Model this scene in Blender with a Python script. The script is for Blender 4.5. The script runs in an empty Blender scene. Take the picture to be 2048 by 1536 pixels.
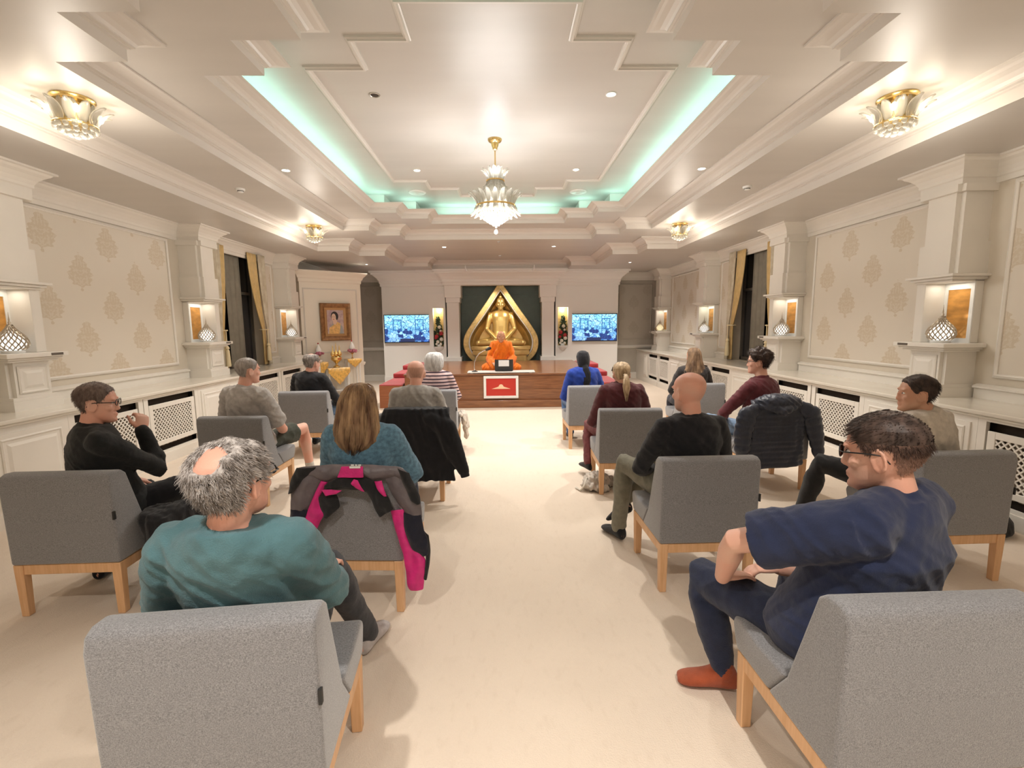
import bpy, bmesh, math, random
from mathutils import Vector, Matrix, noise
import mathutils
PI = math.pi
random.seed(7)
SC = bpy.context.scene
COL = SC.collection

# ------------------------------------------------------------ camera, world, exposure
CAM_H, CAM_X, FPX = 1.6, 0.08, 940.0
PITCH, YAW, ROLL = -0.1255, 0.0163, -0.0094
_F = Vector((math.sin(YAW)*math.cos(PITCH), math.cos(YAW)*math.cos(PITCH), math.sin(PITCH)))
_R = Vector((math.cos(YAW), -math.sin(YAW), 0)); _U = _R.cross(_F)
_R2 = math.cos(ROLL)*_R + math.sin(ROLL)*_U
_U2 = -math.sin(ROLL)*_R + math.cos(ROLL)*_U
cd = bpy.data.cameras.new('camera'); cam = bpy.data.objects.new('camera', cd); COL.objects.link(cam)
cam.matrix_world = Matrix(((_R2.x, _U2.x, -_F.x, CAM_X), (_R2.y, _U2.y, -_F.y, 0), (_R2.z, _U2.z, -_F.z, CAM_H), (0, 0, 0, 1)))
cd.sensor_width = 36; cd.lens = FPX/2048*36; cd.clip_start = 0.05; cd.clip_end = 100
SC.camera = cam
SC.view_settings.view_transform = 'Standard'; SC.view_settings.look = 'None'
SC.view_settings.gamma = 1; SC.view_settings.use_curve_mapping = False
SC.view_settings.exposure = 0.35
w = bpy.data.worlds.new('night'); SC.world = w; w.use_nodes = True
w.node_tree.nodes['Background'].inputs[0].default_value = (0.02, 0.03, 0.06, 1)
w.node_tree.nodes['Background'].inputs[1].default_value = 0.3
cy = SC.cycles
cy.max_bounces = 7; cy.diffuse_bounces = 4; cy.glossy_bounces = 3; cy.transmission_bounces = 4; cy.transparent_max_bounces = 6
cy.caustics_reflective = False; cy.caustics_refractive = False; cy.sample_clamp_indirect = 4.0
cy.use_denoising = True; cy.use_adaptive_sampling = True; cy.adaptive_threshold = 0.03

def at(px, py, y):
    """point on the plane at depth y seen at pixel (px, py)"""
    d = _F + _R2*((px-1024)/FPX) + _U2*((768-py)/FPX)
    return Vector((CAM_X, 0, CAM_H)) + d*(y/d.y)

LIGHTS = 1.9
def lamp(name, kind, loc, energy, color=(1, 1, 1), parent=None, size=0.05, rot=None, spot=None, blend=0.5, sx=None, sy=None):
    l = bpy.data.lights.new(name, kind); l.energy = energy*LIGHTS; l.color = color
    o = bpy.data.objects.new(name, l); COL.objects.link(o); o.location = loc
    if kind in ('POINT', 'SPOT'): l.shadow_soft_size = size
    if kind == 'SPOT': l.spot_size = spot; l.spot_blend = blend
    if kind == 'AREA': l.shape = 'RECTANGLE'; l.size = sx; l.size_y = sy
    if rot: o.rotation_euler = rot
    if parent: o.parent = parent
    return o

# ceiling levels
Z_LOW, Z_MID, Z_UP, Z_LIP, Z_TOP = 3.05, 3.258, 3.434, 3.568, 3.776
WX, Y_BACK, Y_FRONT = 4.6, -2.6, 13.75
CX, CT = 3.97, 0.87
CYM = 5.875            # the middle of the tray ceiling, where the chandelier hangs

# cove light strips (above the lip, washing the upper ceiling)
CY = (0.50, 1.0, 0.86)
for s in (-1, 1):
    lamp('cove_strip_light', 'AREA', (s*2.17, CYM, Z_LIP-0.005), 4.0, CY, rot=(PI, 0, 0), sx=0.05, sy=4.1)
lamp('cove_strip_light', 'AREA', (0, CYM+3.08, Z_LIP-0.005), 2.4, CY, rot=(PI, 0, 0), sx=2.2, sy=0.05)
lamp('cove_strip_light', 'AREA', (0, CYM-3.08, Z_LIP-0.005), 1.4, CY, rot=(PI, 0, 0), sx=2.2, sy=0.05)
for s in (-1, 1):
    lamp('cove_strip_light', 'AREA', (s*1.46, CYM+2.63, Z_LIP-0.005), 0.5, CY, rot=(PI, 0, 0), sx=0.4, sy=0.05)
    lamp('cove_strip_light', 'AREA', (s*1.92, CYM+2.19, Z_LIP-0.005), 0.5, CY, rot=(PI, 0, 0), sx=0.4, sy=0.05)

# ------------------------------------------------------------ materials
def nmat(name):
    m = bpy.data.materials.new(name); m.use_nodes = True
    nt = m.node_tree; b = nt.nodes['Principled BSDF']
    return m, nt, b
def mat(name, col, rough=0.5, metal=0.0, noise_amt=0.0, noise_scale=8.0, bump=0.0, bump_scale=60.0, stretch=None, spec=0.5, emit=None, estr=0.0, sheen=0.0, sss=0.0, trans=0.0, col2=None, coat=0.0, detail=4):
    m, nt, b = nmat(name)
    b.inputs['Base Color'].default_value = (*col, 1); b.inputs['Roughness'].default_value = rough
    b.inputs['Metallic'].default_value = metal; b.inputs['Specular IOR Level'].default_value = spec
    if sheen: b.inputs['Sheen Weight'].default_value = sheen; b.inputs['Sheen Roughness'].default_value = 0.6
    if sss:
        b.inputs['Subsurface Weight'].default_value = sss; b.inputs['Subsurface Radius'].default_value = (0.012, 0.005, 0.003); b.inputs['Subsurface Scale'].default_value = 1.0
    if trans: b.inputs['Transmission Weight'].default_value = trans
    if coat: b.inputs['Coat Weight'].default_value = coat; b.inputs['Coat Roughness'].default_value = 0.1
    if emit: b.inputs['Emission Color'].default_value = (*emit, 1); b.inputs['Emission Strength'].default_value = estr
    if noise_amt or col2 or bump:
        tc = nt.nodes.new('ShaderNodeTexCoord'); mp = nt.nodes.new('ShaderNodeMapping')
        nt.links.new(tc.outputs['Object'], mp.inputs[0])
        if stretch: mp.inputs['Scale'].default_value = stretch
    if noise_amt or col2:
        n = nt.nodes.new('ShaderNodeTexNoise'); n.inputs['Scale'].default_value = noise_scale; n.inputs['Detail'].default_value = detail
        nt.links.new(mp.outputs[0], n.inputs['Vector'])
        r = nt.nodes.new('ShaderNodeValToRGB'); nt.links.new(n.outputs[0], r.inputs[0])
        r.color_ramp.elements[0].position = 0.32; r.color_ramp.elements[1].position = 0.68
        a = col; c2 = col2 if col2 else tuple(min(1, c*(1+noise_amt)) for c in col)
        if not col2: a = tuple(c*(1-noise_amt) for c in col)
        r.color_ramp.elements[0].color = (*a, 1); r.color_ramp.elements[1].color = (*c2, 1)
        nt.links.new(r.outputs[0], b.inputs['Base Color'])
    if bump:
        n2 = nt.nodes.new('ShaderNodeTexNoise'); n2.inputs['Scale'].default_value = bump_scale; n2.inputs['Detail'].default_value = 3
        nt.links.new(mp.outputs[0], n2.inputs['Vector'])
        bp = nt.nodes.new('ShaderNodeBump'); bp.inputs['Strength'].default_value = bump; bp.inputs['Distance'].default_value = 0.02
        nt.links.new(n2.outputs[0], bp.inputs['Height']); nt.links.new(bp.outputs[0], b.inputs['Normal'])
    return m

class NX:
    """tiny expression helper for shader math"""
    def __init__(s, nt): s.nt = nt
    def m(s, op, a, b=0.0, c=None):
        n = s.nt.nodes.new('ShaderNodeMath'); n.operation = op
        for i, v in enumerate([a, b] + ([c] if c is not None else [])):
            if isinstance(v, (int, float)): n.inputs[i].default_value = v
            else: s.nt.links.new(v, n.inputs[i])
        return n.outputs[0]
    def mix(s, f, a, b):
        n = s.nt.nodes.new('ShaderNodeMix'); n.data_type = 'RGBA'
        for k, v in ((0, f), (6, a), (7, b)):
            if isinstance(v, (int, float)): n.inputs[k].default_value = v
            elif isinstance(v, tuple): n.inputs[k].default_value = (*v, 1)
            else: s.nt.links.new(v, n.inputs[k])
        return n.outputs[2]
    def noise(s, vec, scale, detail=3):
        n = s.nt.nodes.new('ShaderNodeTexNoise'); n.inputs['Scale'].default_value = scale; n.inputs['Detail'].default_value = detail
        s.nt.links.new(vec, n.inputs['Vector']); return n.outputs[0]

M = {}
M['ceil'] = mat('satin_ceiling', (0.60, 0.565, 0.525), 0.42, noise_amt=0.03, noise_scale=1.2, stretch=(0.4, 2.5, 1), spec=0.5)
M['ceil_mould'] = mat('ceiling_moulding', (0.70, 0.655, 0.605), 0.45)
M['trim'] = mat('ivory_paint', (0.78, 0.74, 0.675), 0.4, noise_amt=0.02, noise_scale=3)
M['cream'] = mat('brightened_cream_unit_paint', (0.88, 0.82, 0.71), 0.4)  # cream lightened in place of stronger light falling on the portrait unit
M['wall'] = mat('wall_paint', (0.66, 0.595, 0.495), 0.55, noise_amt=0.03, noise_scale=4)
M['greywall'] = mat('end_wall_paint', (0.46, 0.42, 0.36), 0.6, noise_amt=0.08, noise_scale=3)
M['altar'] = mat('white_altar_paint', (0.86, 0.85, 0.82), 0.45)
M['marble'] = mat('cream_marble', (0.80, 0.76, 0.68), 0.16, col2=(0.66, 0.61, 0.53), noise_scale=2.2, stretch=(1, 0.25, 1), detail=8)
M['dark'] = mat('dark_cavity', (0.05, 0.035, 0.025), 0.9)
M['gold'] = mat('gold_leaf', (0.83, 0.60, 0.25), 0.34, 0.75, noise_amt=0.08, noise_scale=9)
M['gold_frame'] = mat('gold_leaf_frame', (0.80, 0.60, 0.27), 0.42, 0.55, noise_amt=0.15, noise_scale=16, bump=0.15, bump_scale=30)
M['brass'] = mat('brass', (0.85, 0.62, 0.26), 0.22, 0.95)
M['oak'] = mat('oak', (0.66, 0.38, 0.19), 0.42, col2=(0.76, 0.47, 0.26), noise_scale=7, stretch=(9, 9, 0.8))
M['mirror'] = mat('amber_mirror', (0.68, 0.34, 0.09), 0.3, 0.5, noise_amt=0.25, noise_scale=6, stretch=(1, 1, 2.5))
M['black'] = mat('black_plastic', (0.012, 0.012, 0.014), 0.35)
M['chrome'] = mat('chrome', (0.8, 0.8, 0.8), 0.12, 1.0)
M['silver'] = mat('silver_lattice', (0.50, 0.43, 0.34), 0.35, 0.7)
M['white'] = mat('white_gloss', (0.85, 0.85, 0.83), 0.3)

# carpet: warm beige, faintly mottled with worn pile marks running along the aisle
m, nt, b = nmat('beige_carpet'); M['carpet'] = m; x = NX(nt)
tc = nt.nodes.new('ShaderNodeTexCoord'); mp = nt.nodes.new('ShaderNodeMapping'); mp.inputs['Scale'].default_value = (1, 0.45, 1)
nt.links.new(tc.outputs['Object'], mp.inputs[0])
n1 = x.noise(tc.outputs['Object'], 1.6, 3); n2 = x.noise(mp.outputs[0], 24, 5); n3 = x.noise(tc.outputs['Object'], 160, 2)
c = x.mix(n1, (0.70, 0.595, 0.49), (0.78, 0.675, 0.57))
k = x.m('MULTIPLY', x.m('SUBTRACT', x.m('SMOOTH_MAX', n2, 0.55, 0.02), 0.55), 1.6)
c = x.mix(x.m('MULTIPLY', k, 0.55), c, (0.52, 0.41, 0.31)); c = x.mix(x.m('MULTIPLY', n3, 0.22), c, (0.60, 0.50, 0.40))
nt.links.new(c, b.inputs['Base Color']); b.inputs['Roughness'].default_value = 0.9; b.inputs['Specular IOR Level'].default_value = 0.15
bp = nt.nodes.new('ShaderNodeBump'); bp.inputs['Strength'].default_value = 0.35; bp.inputs['Distance'].default_value = 0.01
nt.links.new(x.m('ADD', n3, n2), bp.inputs['Height']); nt.links.new(bp.outputs[0], b.inputs['Normal'])

# damask wallpaper on the side walls: staggered rows of pointed medallions (object y, z)
def damask(name, base, fig, dark=0.0):
    m, nt, b = nmat(name); x = NX(nt)
    tc = nt.nodes.new('ShaderNodeTexCoord'); sep = nt.nodes.new('ShaderNodeSeparateXYZ')
    nt.links.new(tc.outputs['Object'], sep.inputs[0])
    y = x.m('ADD', sep.outputs[0], sep.outputs[1]); z = sep.outputs[2]
    nz = x.noise(tc.outputs['Object'], 30, 3); nz2 = x.noise(tc.outputs['Object'], 7, 2)
    def lat(oy, oz):
        fy = x.m('SUBTRACT', x.m('FRACT', x.m('DIVIDE', x.m('ADD', y, oy), 0.80)), 0.5)
        fz = x.m('SUBTRACT', x.m('FRACT', x.m('DIVIDE', x.m('ADD', z, oz), 0.73)), 0.5)
        dy = x.m('MULTIPLY', x.m('ABSOLUTE', fy), 0.80); dz = x.m('MULTIPLY', fz, 0.73)
        # width of the figure at height dz: broad body above a narrow stalk
        t = x.m('MULTIPLY', dz, 1/0.245)
        body = x.m('SUBTRACT', 1.0, x.m('POWER', x.m('ABSOLUTE', x.m('SUBTRACT', t, 0.0)), 1.25))
        stalk = x.m('MULTIPLY', x.m('LESS_THAN', t, -0.45), 0.35)
        wave = x.m('MULTIPLY', x.m('SINE', x.m('MULTIPLY', dz, 105)), 0.10)
        wd = x.m('MULTIPLY', x.m('SUBTRACT', x.m('ADD', body, wave), stalk), 0.155)
        wd = x.m('ADD', wd, x.m('MULTIPLY', x.m('SUBTRACT', nz, 0.5), 0.06))
        inside = x.m('MULTIPLY', x.m('GREATER_THAN', wd, dy), x.m('LESS_THAN', x.m('ABSOLUTE', t), 1.0))
        # inner scrolls
        cb = nt.nodes.new('ShaderNodeCombineXYZ'); nt.links.new(dy, cb.inputs[0]); nt.links.new(dz, cb.inputs[2])
        sc = x.m('ADD', 0.55, x.m('MULTIPLY', x.m('GREATER_THAN', x.noise(cb.outputs[0], 34, 1), 0.47), 0.45))
        return x.m('MULTIPLY', inside, sc)
    k = x.m('MAXIMUM', lat(0.0, 0.0), lat(0.40, 0.365))
    k = x.m('MULTIPLY', k, 0.75)
    c = x.mix(k, x.mix(x.m('MULTIPLY', nz2, 0.3), base, tuple(v*0.93 for v in base)), fig)
    nt.links.new(c, b.inputs['Base Color']); b.inputs['Roughness'].default_value = 0.45
    return m
M['damask'] = damask('damask_wallpaper', (0.73, 0.665, 0.57), (0.60, 0.50, 0.365))
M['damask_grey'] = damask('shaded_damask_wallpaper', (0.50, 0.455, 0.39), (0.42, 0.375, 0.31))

# ------------------------------------------------------------ mesh helpers
class MB:
    def __init__(s): s.v = []; s.f = []; s.mi = []; s.k = 0
    def add(s, vs, fs):
        o = len(s.v); s.v += [tuple(p) for p in vs]; s.f += [tuple(i+o for i in f) for f in fs]; s.mi += [s.k]*len(fs); return s
    def box(s, x0, x1, y0, y1, z0, z1):
        x0, x1 = sorted((x0, x1)); y0, y1 = sorted((y0, y1)); z0, z1 = sorted((z0, z1))
        return s.add([(x0,y0,z0),(x1,y0,z0),(x1,y1,z0),(x0,y1,z0),(x0,y0,z1),(x1,y0,z1),(x1,y1,z1),(x0,y1,z1)],
                     [(0,3,2,1),(4,5,6,7),(0,1,5,4),(1,2,6,5),(2,3,7,6),(3,0,4,7)])
    def quad(s, a, b, c, d): return s.add([a,b,c,d], [(0,1,2,3)])
    def prism(s, pts, axis, a0, a1):
        """extrude 2-D polygon pts along axis ('x','y','z') from a0 to a1"""
        n = len(pts)
        def P(p, a):
            return {'x': (a, p[0], p[1]), 'y': (p[0], a, p[1]), 'z': (p[0], p[1], a)}[axis]
        vs = [P(p, a0) for p in pts] + [P(p, a1) for p in pts]
        fs = [tuple(range(n))[::-1], tuple(range(n, 2*n))] + [(i, (i+1)%n, n+(i+1)%n, n+i) for i in range(n)]
        return s.add(vs, fs)
    def lathe(s, prof, n=24, c=(0,0,0), sx=1, sy=1):
        rings = []
        vs, fs = [], []
        for r, z in prof:
            for i in range(n):
                a = 2*PI*i/n; vs.append((c[0]+sx*r*math.cos(a), c[1]+sy*r*math.sin(a), c[2]+z))
        for j in range(len(prof)-1):
            for i in range(n):
                fs.append((j*n+i, j*n+(i+1)%n, (j+1)*n+(i+1)%n, (j+1)*n+i))
        fs.append(tuple(range(n))[::-1]); o = (len(prof)-1)*n; fs.append(tuple(range(o, o+n)))
        return s.add(vs, fs)
    def tube(s, pts, rad, n=10, caps=True, flat=None):
        """round tube through pts; rad a number or list; hemispherical ends when caps; flat = (axis vector, factor) squashes"""
        P = [Vector(p) for p in pts]; rad = list(rad) if hasattr(rad, '__len__') else [rad]*len(P)
        T = []
        for i in range(len(P)):
            a = P[max(i-1, 0)]; b_ = P[min(i+1, len(P)-1)]; t = (b_-a)
            T.append(t.normalized() if t.length > 1e-9 else Vector((0,0,1)))
        if caps:
            for end in (0, 1):
                i = -1 if end else 0; r = rad[i]; p0 = P[i].copy(); t = T[i]*(1 if end else -1); add = []
                for a in (35, 65, 84): add.append((p0+t*r*math.sin(math.radians(a)), r*math.cos(math.radians(a))))
                if end: P += [q for q, _ in add]; rad += [q for _, q in add]; T += [T[-1]]*3
                else: P = [q for q, _ in add[::-1]]+P; rad = [q for _, q in add[::-1]]+rad; T = [T[0]]*3+T
        up = Vector((0,0,1)) if abs(T[0].z) < 0.9 else Vector((0,1,0))
        u = (up - T[0]*up.dot(T[0])).normalized()
        vs, fs = [], []
        for p, r, t in zip(P, rad, T):
            u = (u - t*u.dot(t)).normalized(); w_ = t.cross(u)
            for k in range(n):
                a = 2*PI*k/n; d = u*math.cos(a)*r + w_*math.sin(a)*r
                if flat: ax = Vector(flat[0]); d -= ax*d.dot(ax)*(1-flat[1])
                vs.append(p+d)
        for j in range(len(P)-1):
            for k in range(n): fs.append((j*n+k, j*n+(k+1)%n, (j+1)*n+(k+1)%n, (j+1)*n+k))
        fs.append(tuple(range(n))[::-1]); o = (len(P)-1)*n; fs.append(tuple(range(o, o+n)))
        return s.add(vs, fs)
    def ring(s, c, R, r, n=32, m_=8, ax='z'):
        vs, fs = [], []
        for i in range(n):
            a = 2*PI*i/n
            for j in range(m_):
                b_ = 2*PI*j/m_; q = (R+r*math.cos(b_)); p = [q*math.cos(a), q*math.sin(a), r*math.sin(b_)]
                if ax == 'y': p = [p[0], p[2], p[1]]
                if ax == 'x': p = [p[2], p[0], p[1]]
                vs.append((c[0]+p[0], c[1]+p[1], c[2]+p[2]))
        for i in range(n):
            for j in range(m_): fs.append((i*m_+j, ((i+1)%n)*m_+j, ((i+1)%n)*m_+(j+1)%m_, i*m_+(j+1)%m_))
        return s.add(vs, fs)
    def ell(s, c, r, nu=16, nv=10, M3=None):
        vs, fs = [], []
        for j in range(nv+1):
            t = PI*j/nv
            for i in range(nu):
                a = 2*PI*i/nu; p = Vector((r[0]*math.sin(t)*math.cos(a), r[1]*math.sin(t)*math.sin(a), r[2]*math.cos(t)))
                if M3: p = M3 @ p
                vs.append(p+Vector(c))
        for j in range(nv):
            for i in range(nu): fs.append((j*nu+i, (j+1)*nu+i, (j+1)*nu+(i+1)%nu, j*nu+(i+1)%nu))
        return s.add(vs, fs)
    def loft(s, rings):
        """rings: list of equal-length point lists; closed in the ring direction, capped"""
        n = len(rings[0]); vs = [p for r in rings for p in r]; fs = []
        for j in range(len(rings)-1):
            for k in range(n): fs.append((j*n+k, j*n+(k+1)%n, (j+1)*n+(k+1)%n, (j+1)*n+k))
        fs.append(tuple(range(n))[::-1]); o = (len(rings)-1)*n; fs.append(tuple(range(o, o+n)))
        return s.add(vs, fs)
    def grid(s, rows):
        n = len(rows[0]); vs = [p for r in rows for p in r]
        fs = [(j*n+k, j*n+k+1, (j+1)*n+k+1, (j+1)*n+k) for j in range(len(rows)-1) for k in range(n-1)]
        return s.add(vs, fs)
    def build(s, name, m, parent=None, smooth=False, bevel=0, bseg=2, kind=None, sharp=40, wn=False):
        me = bpy.data.meshes.new(name); me.from_pydata(s.v, [], s.f)
        ms = m if isinstance(m, (list, tuple)) else [m]
        for q in ms: me.materials.append(M[q] if isinstance(q, str) else q)
        if len(ms) > 1: me.polygons.foreach_set('material_index', s.mi)
        bm = bmesh.new(); bm.from_mesh(me); bmesh.ops.recalc_face_normals(bm, faces=bm.faces); bm.to_mesh(me); bm.free()
        if smooth:
            me.polygons.foreach_set('use_smooth', [True]*len(me.polygons))
            if sharp: me.set_sharp_from_angle(angle=math.radians(sharp))
        me.update()
        o = bpy.data.objects.new(name, me); COL.objects.link(o)
        if parent: o.parent = parent
        if kind: o['kind'] = kind
        if bevel:
            md = o.modifiers.new('bevel', 'BEVEL'); md.width = bevel; md.segments = bseg; md.limit_method = 'ANGLE'; md.angle_limit = math.radians(35)
            if bseg > 2: me.polygons.foreach_set('use_smooth', [True]*len(me.polygons))
        return o
def thing(name, label, cat, loc=(0,0,0), rz=0, group=None):
    o = bpy.data.objects.new(name, None); COL.objects.link(o); o.location = loc; o.rotation_euler = (0,0,rz)
    o.empty_display_size = 0.1
    return tag(o, label, cat, group)
def tag(o, label, cat, group=None):
    o['label'] = label; o['category'] = cat
    if group: o['group'] = group
    return o
def copy_tree(o, parent=None):
    c = o.copy(); COL.objects.link(c)
    if parent: c.parent = parent
    for ch in list(o.children): copy_tree(ch, c)
    return c
def offset_poly(pts, d):
    """inward (left-hand) offset of a closed polygon given counter-clockwise"""
    n = len(pts); out = []
    for i in range(n):
        p0, p1, p2 = Vector(pts[i-1]), Vector(pts[i]), Vector(pts[(i+1)%n])
        a = (p1-p0).normalized(); b_ = (p2-p1).normalized()
        na, nb = Vector((-a.y, a.x)), Vector((-b_.y, b_.x))
        k = na+nb; q = 1+na.dot(nb)
        out.append(tuple(p1 + k*(d/q)) if q > 1e-6 else tuple(p1+na*d))
    return out
def sweep(pts, prof, name, m, parent=None, closed=True, kind=None, cap=False):
    """prof = [(inward offset, z)...] carried round polygon pts (2-D, counter-clockwise)"""
    mb = MB(); rings = [[(x_, y_, z) for x_, y_ in offset_poly(pts, d)] for d, z in prof]
    n = len(pts)
    for a, b_ in zip(rings, rings[1:]):
        for i in range(n if closed else n-1):
            mb.quad(a[i], a[(i+1)%n], b_[(i+1)%n], b_[i])
    o = mb.build(name, m, parent, kind=kind)
    return o
def flat_ring(outer, holes, z, name, m, kind='structure'):
    bm = bmesh.new(); es = []
    for loop in [outer]+holes:
        vs = [bm.verts.new((p[0], p[1], z)) for p in loop]
        es += [bm.edges.new((vs[i], vs[(i+1)%len(vs)])) for i in range(len(vs))]
    bmesh.ops.triangle_fill(bm, use_beauty=True, use_dissolve=False, edges=es)
    me = bpy.data.meshes.new(name); bm.to_mesh(me); bm.free(); me.materials.append(M[m])
    o = bpy.data.objects.new(name, me); COL.objects.link(o); o['kind'] = kind; return o
def mirror_x(half):
    """half: points on the +x side, in order of rising y -> closed counter-clockwise polygon"""
    return half + [(-x_, y_) for x_, y_ in half[::-1]]
# ------------------------------------------------------------ room shell
fl = MB(); fl.box(-WX-0.3, WX+0.3, Y_BACK-0.2, Y_FRONT+0.2, -0.1, 0); fl.build('floor', 'carpet', kind='structure')

def tray(xs, y_half):
    """stepped corner rectangle about CYM: xs = widths from the side inwards, y_half = matching half lengths"""
    far = []; (x0, x1, x2), (h0, h1, h2) = xs, y_half
    up = [(x0, CYM+h0), (x1, CYM+h0), (x1, CYM+h1), (x2, CYM+h1), (x2, CYM+h2)]
    lo = [(p[0], 2*CYM-p[1]) for p in up[::-1]]
    return mirror_x(lo+up)
B_poly = tray((2.103, 1.658, 1.207), (2.13, 2.564, 2.994))
C_poly = tray((2.704, 2.258, 1.823), (2.657, 3.13, 3.605))
D_half = [(1.77, -2.5), (1.77, -1.0), (2.38, -1.0), (2.38, 0.9), (2.91, 0.9), (2.91, 1.5), (3.51, 1.5), (3.51, 9.43), (2.91, 9.43), (2.91, 10.1), (2.38, 10.1), (2.38, 11.92), (1.77, 11.92), (1.77, 12.57)]
D_poly = mirror_x(D_half)
room = [(-WX, Y_BACK), (WX, Y_BACK), (WX, Y_FRONT), (-WX, Y_FRONT)]
flat_ring(room, [D_poly], Z_LOW, 'ceiling', 'ceil')
flat_ring(D_poly, [C_poly], Z_MID, 'ceiling', 'ceil')
flat_ring(C_poly, [B_poly], Z_UP, 'ceiling', 'ceil')
TOPP = offset_poly(B_poly, -0.24)
flat_ring(TOPP, [], Z_TOP, 'ceiling', 'ceil')
# stepped mouldings round each tray
def cornice(z0, z1, out):
    h = z1-z0
    return [(0, z0), (0, z0+0.40*h), (0.10*out, z0+0.43*h), (0.10*out, z0+0.47*h), (0.22*out, z0+0.50*h), (0.22*out, z0+0.56*h),
            (0.30*out, z0+0.66*h), (0.48*out, z0+0.77*h), (0.74*out, z0+0.84*h), (0.86*out, z0+0.90*h), (out, z0+0.93*h), (out, z1)]
sweep(D_poly, cornice(Z_LOW, Z_MID, 0.17), 'trim_1', 'ceil_mould', kind='structure')
sweep(C_poly, cornice(Z_MID, Z_UP, 0.15), 'trim_2', 'ceil_mould', kind='structure')
pr = cornice(Z_UP, Z_LIP, 0.14) + [(0.02, Z_LIP), (-0.24, Z_LIP-0.02), (-0.24, Z_TOP)]
sweep(B_poly, pr, 'trim_3', 'ceil_mould', kind='structure')
# raised bead frame on the upper ceiling
F_poly = tray((1.564, 1.077, 0.632), (1.575, 1.989, 2.424))
sweep(F_poly, [(-0.025, Z_TOP), (-0.022, Z_TOP-0.014), (-0.008, Z_TOP-0.018), (-0.004, Z_TOP-0.03), (0.012, Z_TOP-0.03), (0.02, Z_TOP-0.016), (0.03, Z_TOP-0.012), (0.032, Z_TOP)], 'trim_4', 'ceil_mould', kind='structure')

# side walls with a window opening each
WIN = (7.85, 9.28)
def side_wall(s, name):
    mb = MB(); X0, X1 = s*WX, s*(WX+0.25)
    mb.box(X0, X1, Y_BACK, WIN[0], 0, Z_LOW+0.3); mb.box(X0, X1, WIN[1], Y_FRONT, 0, Z_LOW+0.3)
    mb.box(X0, X1, WIN[0], WIN[1], 0, CT); mb.box(X0, X1, WIN[0], WIN[1], 2.95, Z_LOW+0.3)
    return mb.build(name, 'wall', kind='structure')
wall_l = side_wall(-1, 'wall_left'); wall_r = side_wall(1, 'wall_right')
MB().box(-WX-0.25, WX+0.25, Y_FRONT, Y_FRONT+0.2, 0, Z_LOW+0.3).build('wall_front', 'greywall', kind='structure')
MB().box(-WX-0.25, WX+0.25, Y_BACK-0.2, Y_BACK, 0, 3.9).build('wall_back', 'wall', kind='structure')

# pilaster positions (near face y) on each wall
PIL = {-1: [4.20, 7.02, 9.85], 1: [4.42, 7.10, 9.93, 12.80]}
PXF, PL = 4.29, 0.40
PY_END = {-1: 13.2, 1: 13.2}
def room_outline(s):
    out = [(WX, Y_BACK)]
    for y0 in PIL[s]:
        out += [(WX, y0), (PXF, y0), (PXF, y0+PL), (WX, y0+PL)]
    return out + [(WX, Y_FRONT)]
R_half = room_outline(1); L_half = room_outline(-1)
outline = R_half + [(-x_, y_) for x_, y_ in L_half[::-1]]
crown = [(-0.002, 2.835), (0.018, 2.84), (0.018, 2.885), (0.03, 2.895), (0.032, 2.92), (0.05, 2.955), (0.085, 2.99), (0.115, 3.01), (0.13, 3.028), (0.155, 3.032), (0.155, Z_LOW)]
sweep(outline, crown, 'trim_5', 'trim', kind='structure')

# wallpaper panels in moulded frames
def wall_panel(s, y0, y1, z0, z1, m='damask', wall=None):
    X = s*WX
    p = MB().box(X-s*0.004, X, y0, y1, z0, z1).build('wallpaper_panel', m, wall)
    fr = MB(); t = 0.035; d = 0.022
    prof = [(0, 0.0), (0, 0.5), (0.2, 0.75), (0.45, 1.0), (0.7, 0.7), (1, 0.55), (1, 0)]
    pts = [(y0, z0), (y1, z0), (y1, z1), (y0, z1)]
    rings = []
    for a, h in prof:
        q = offset_poly(pts, -a*t); rings.append([(X-s*(0.004+h*d), u, v) for u, v in q])
    for a, b_ in zip(rings, rings[1:]):
        for i in range(4): fr.quad(a[i], a[(i+1)%4], b_[(i+1)%4], b_[i])
    fr.build('panel_moulding', 'trim', wall)
for s, wl in ((-1, wall_l), (1, wall_r)):
    P_ = PIL[s]
    wall_panel(s, 1.9, P_[0]-0.22, 1.11, 2.79, wall=wl)
    wall_panel(s, P_[0]+PL+0.12, P_[1]-0.24, 1.11, 2.79, wall=wl)
    wall_panel(s, WIN[1]+0.16, P_[2]-0.14, 1.11, 2.79, wall=wl)
wall_panel(1, 10.5, 12.62, 1.11, 2.79, wall=wall_r)
wall_panel(-1, 10.45, 13.0, 1.11, 2.79, wall=wall_l)
# panels and dado of the front wall, seen either side of the altar
for k, (xa, xb) in enumerate(((3.45, 4.35), (-4.35, -3.32))):
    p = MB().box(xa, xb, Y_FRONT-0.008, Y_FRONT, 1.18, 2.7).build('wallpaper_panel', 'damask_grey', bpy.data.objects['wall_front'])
    fr = MB(); pts = [(xa, 1.18), (xb, 1.18), (xb, 2.7), (xa, 2.7)]; rings = []
    for a, h in [(0, 0), (0, .6), (.5, 1), (1, .5), (1, 0)]:
        rings.append([(u, Y_FRONT-0.008-h*0.02, v) for u, v in offset_poly(pts, -a*0.035)])
    for a, b_ in zip(rings, rings[1:]):
        for i in range(4): fr.quad(a[i], a[(i+1)%4], b_[(i+1)%4], b_[i])
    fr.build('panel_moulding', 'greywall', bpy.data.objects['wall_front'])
dr = MB(); dr.prism([(Y_FRONT, 0.88), (Y_FRONT-0.03, 0.89), (Y_FRONT-0.05, 0.93), (Y_FRONT-0.02, 0.97), (Y_FRONT, 0.98)], 'x', -WX, WX)
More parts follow.
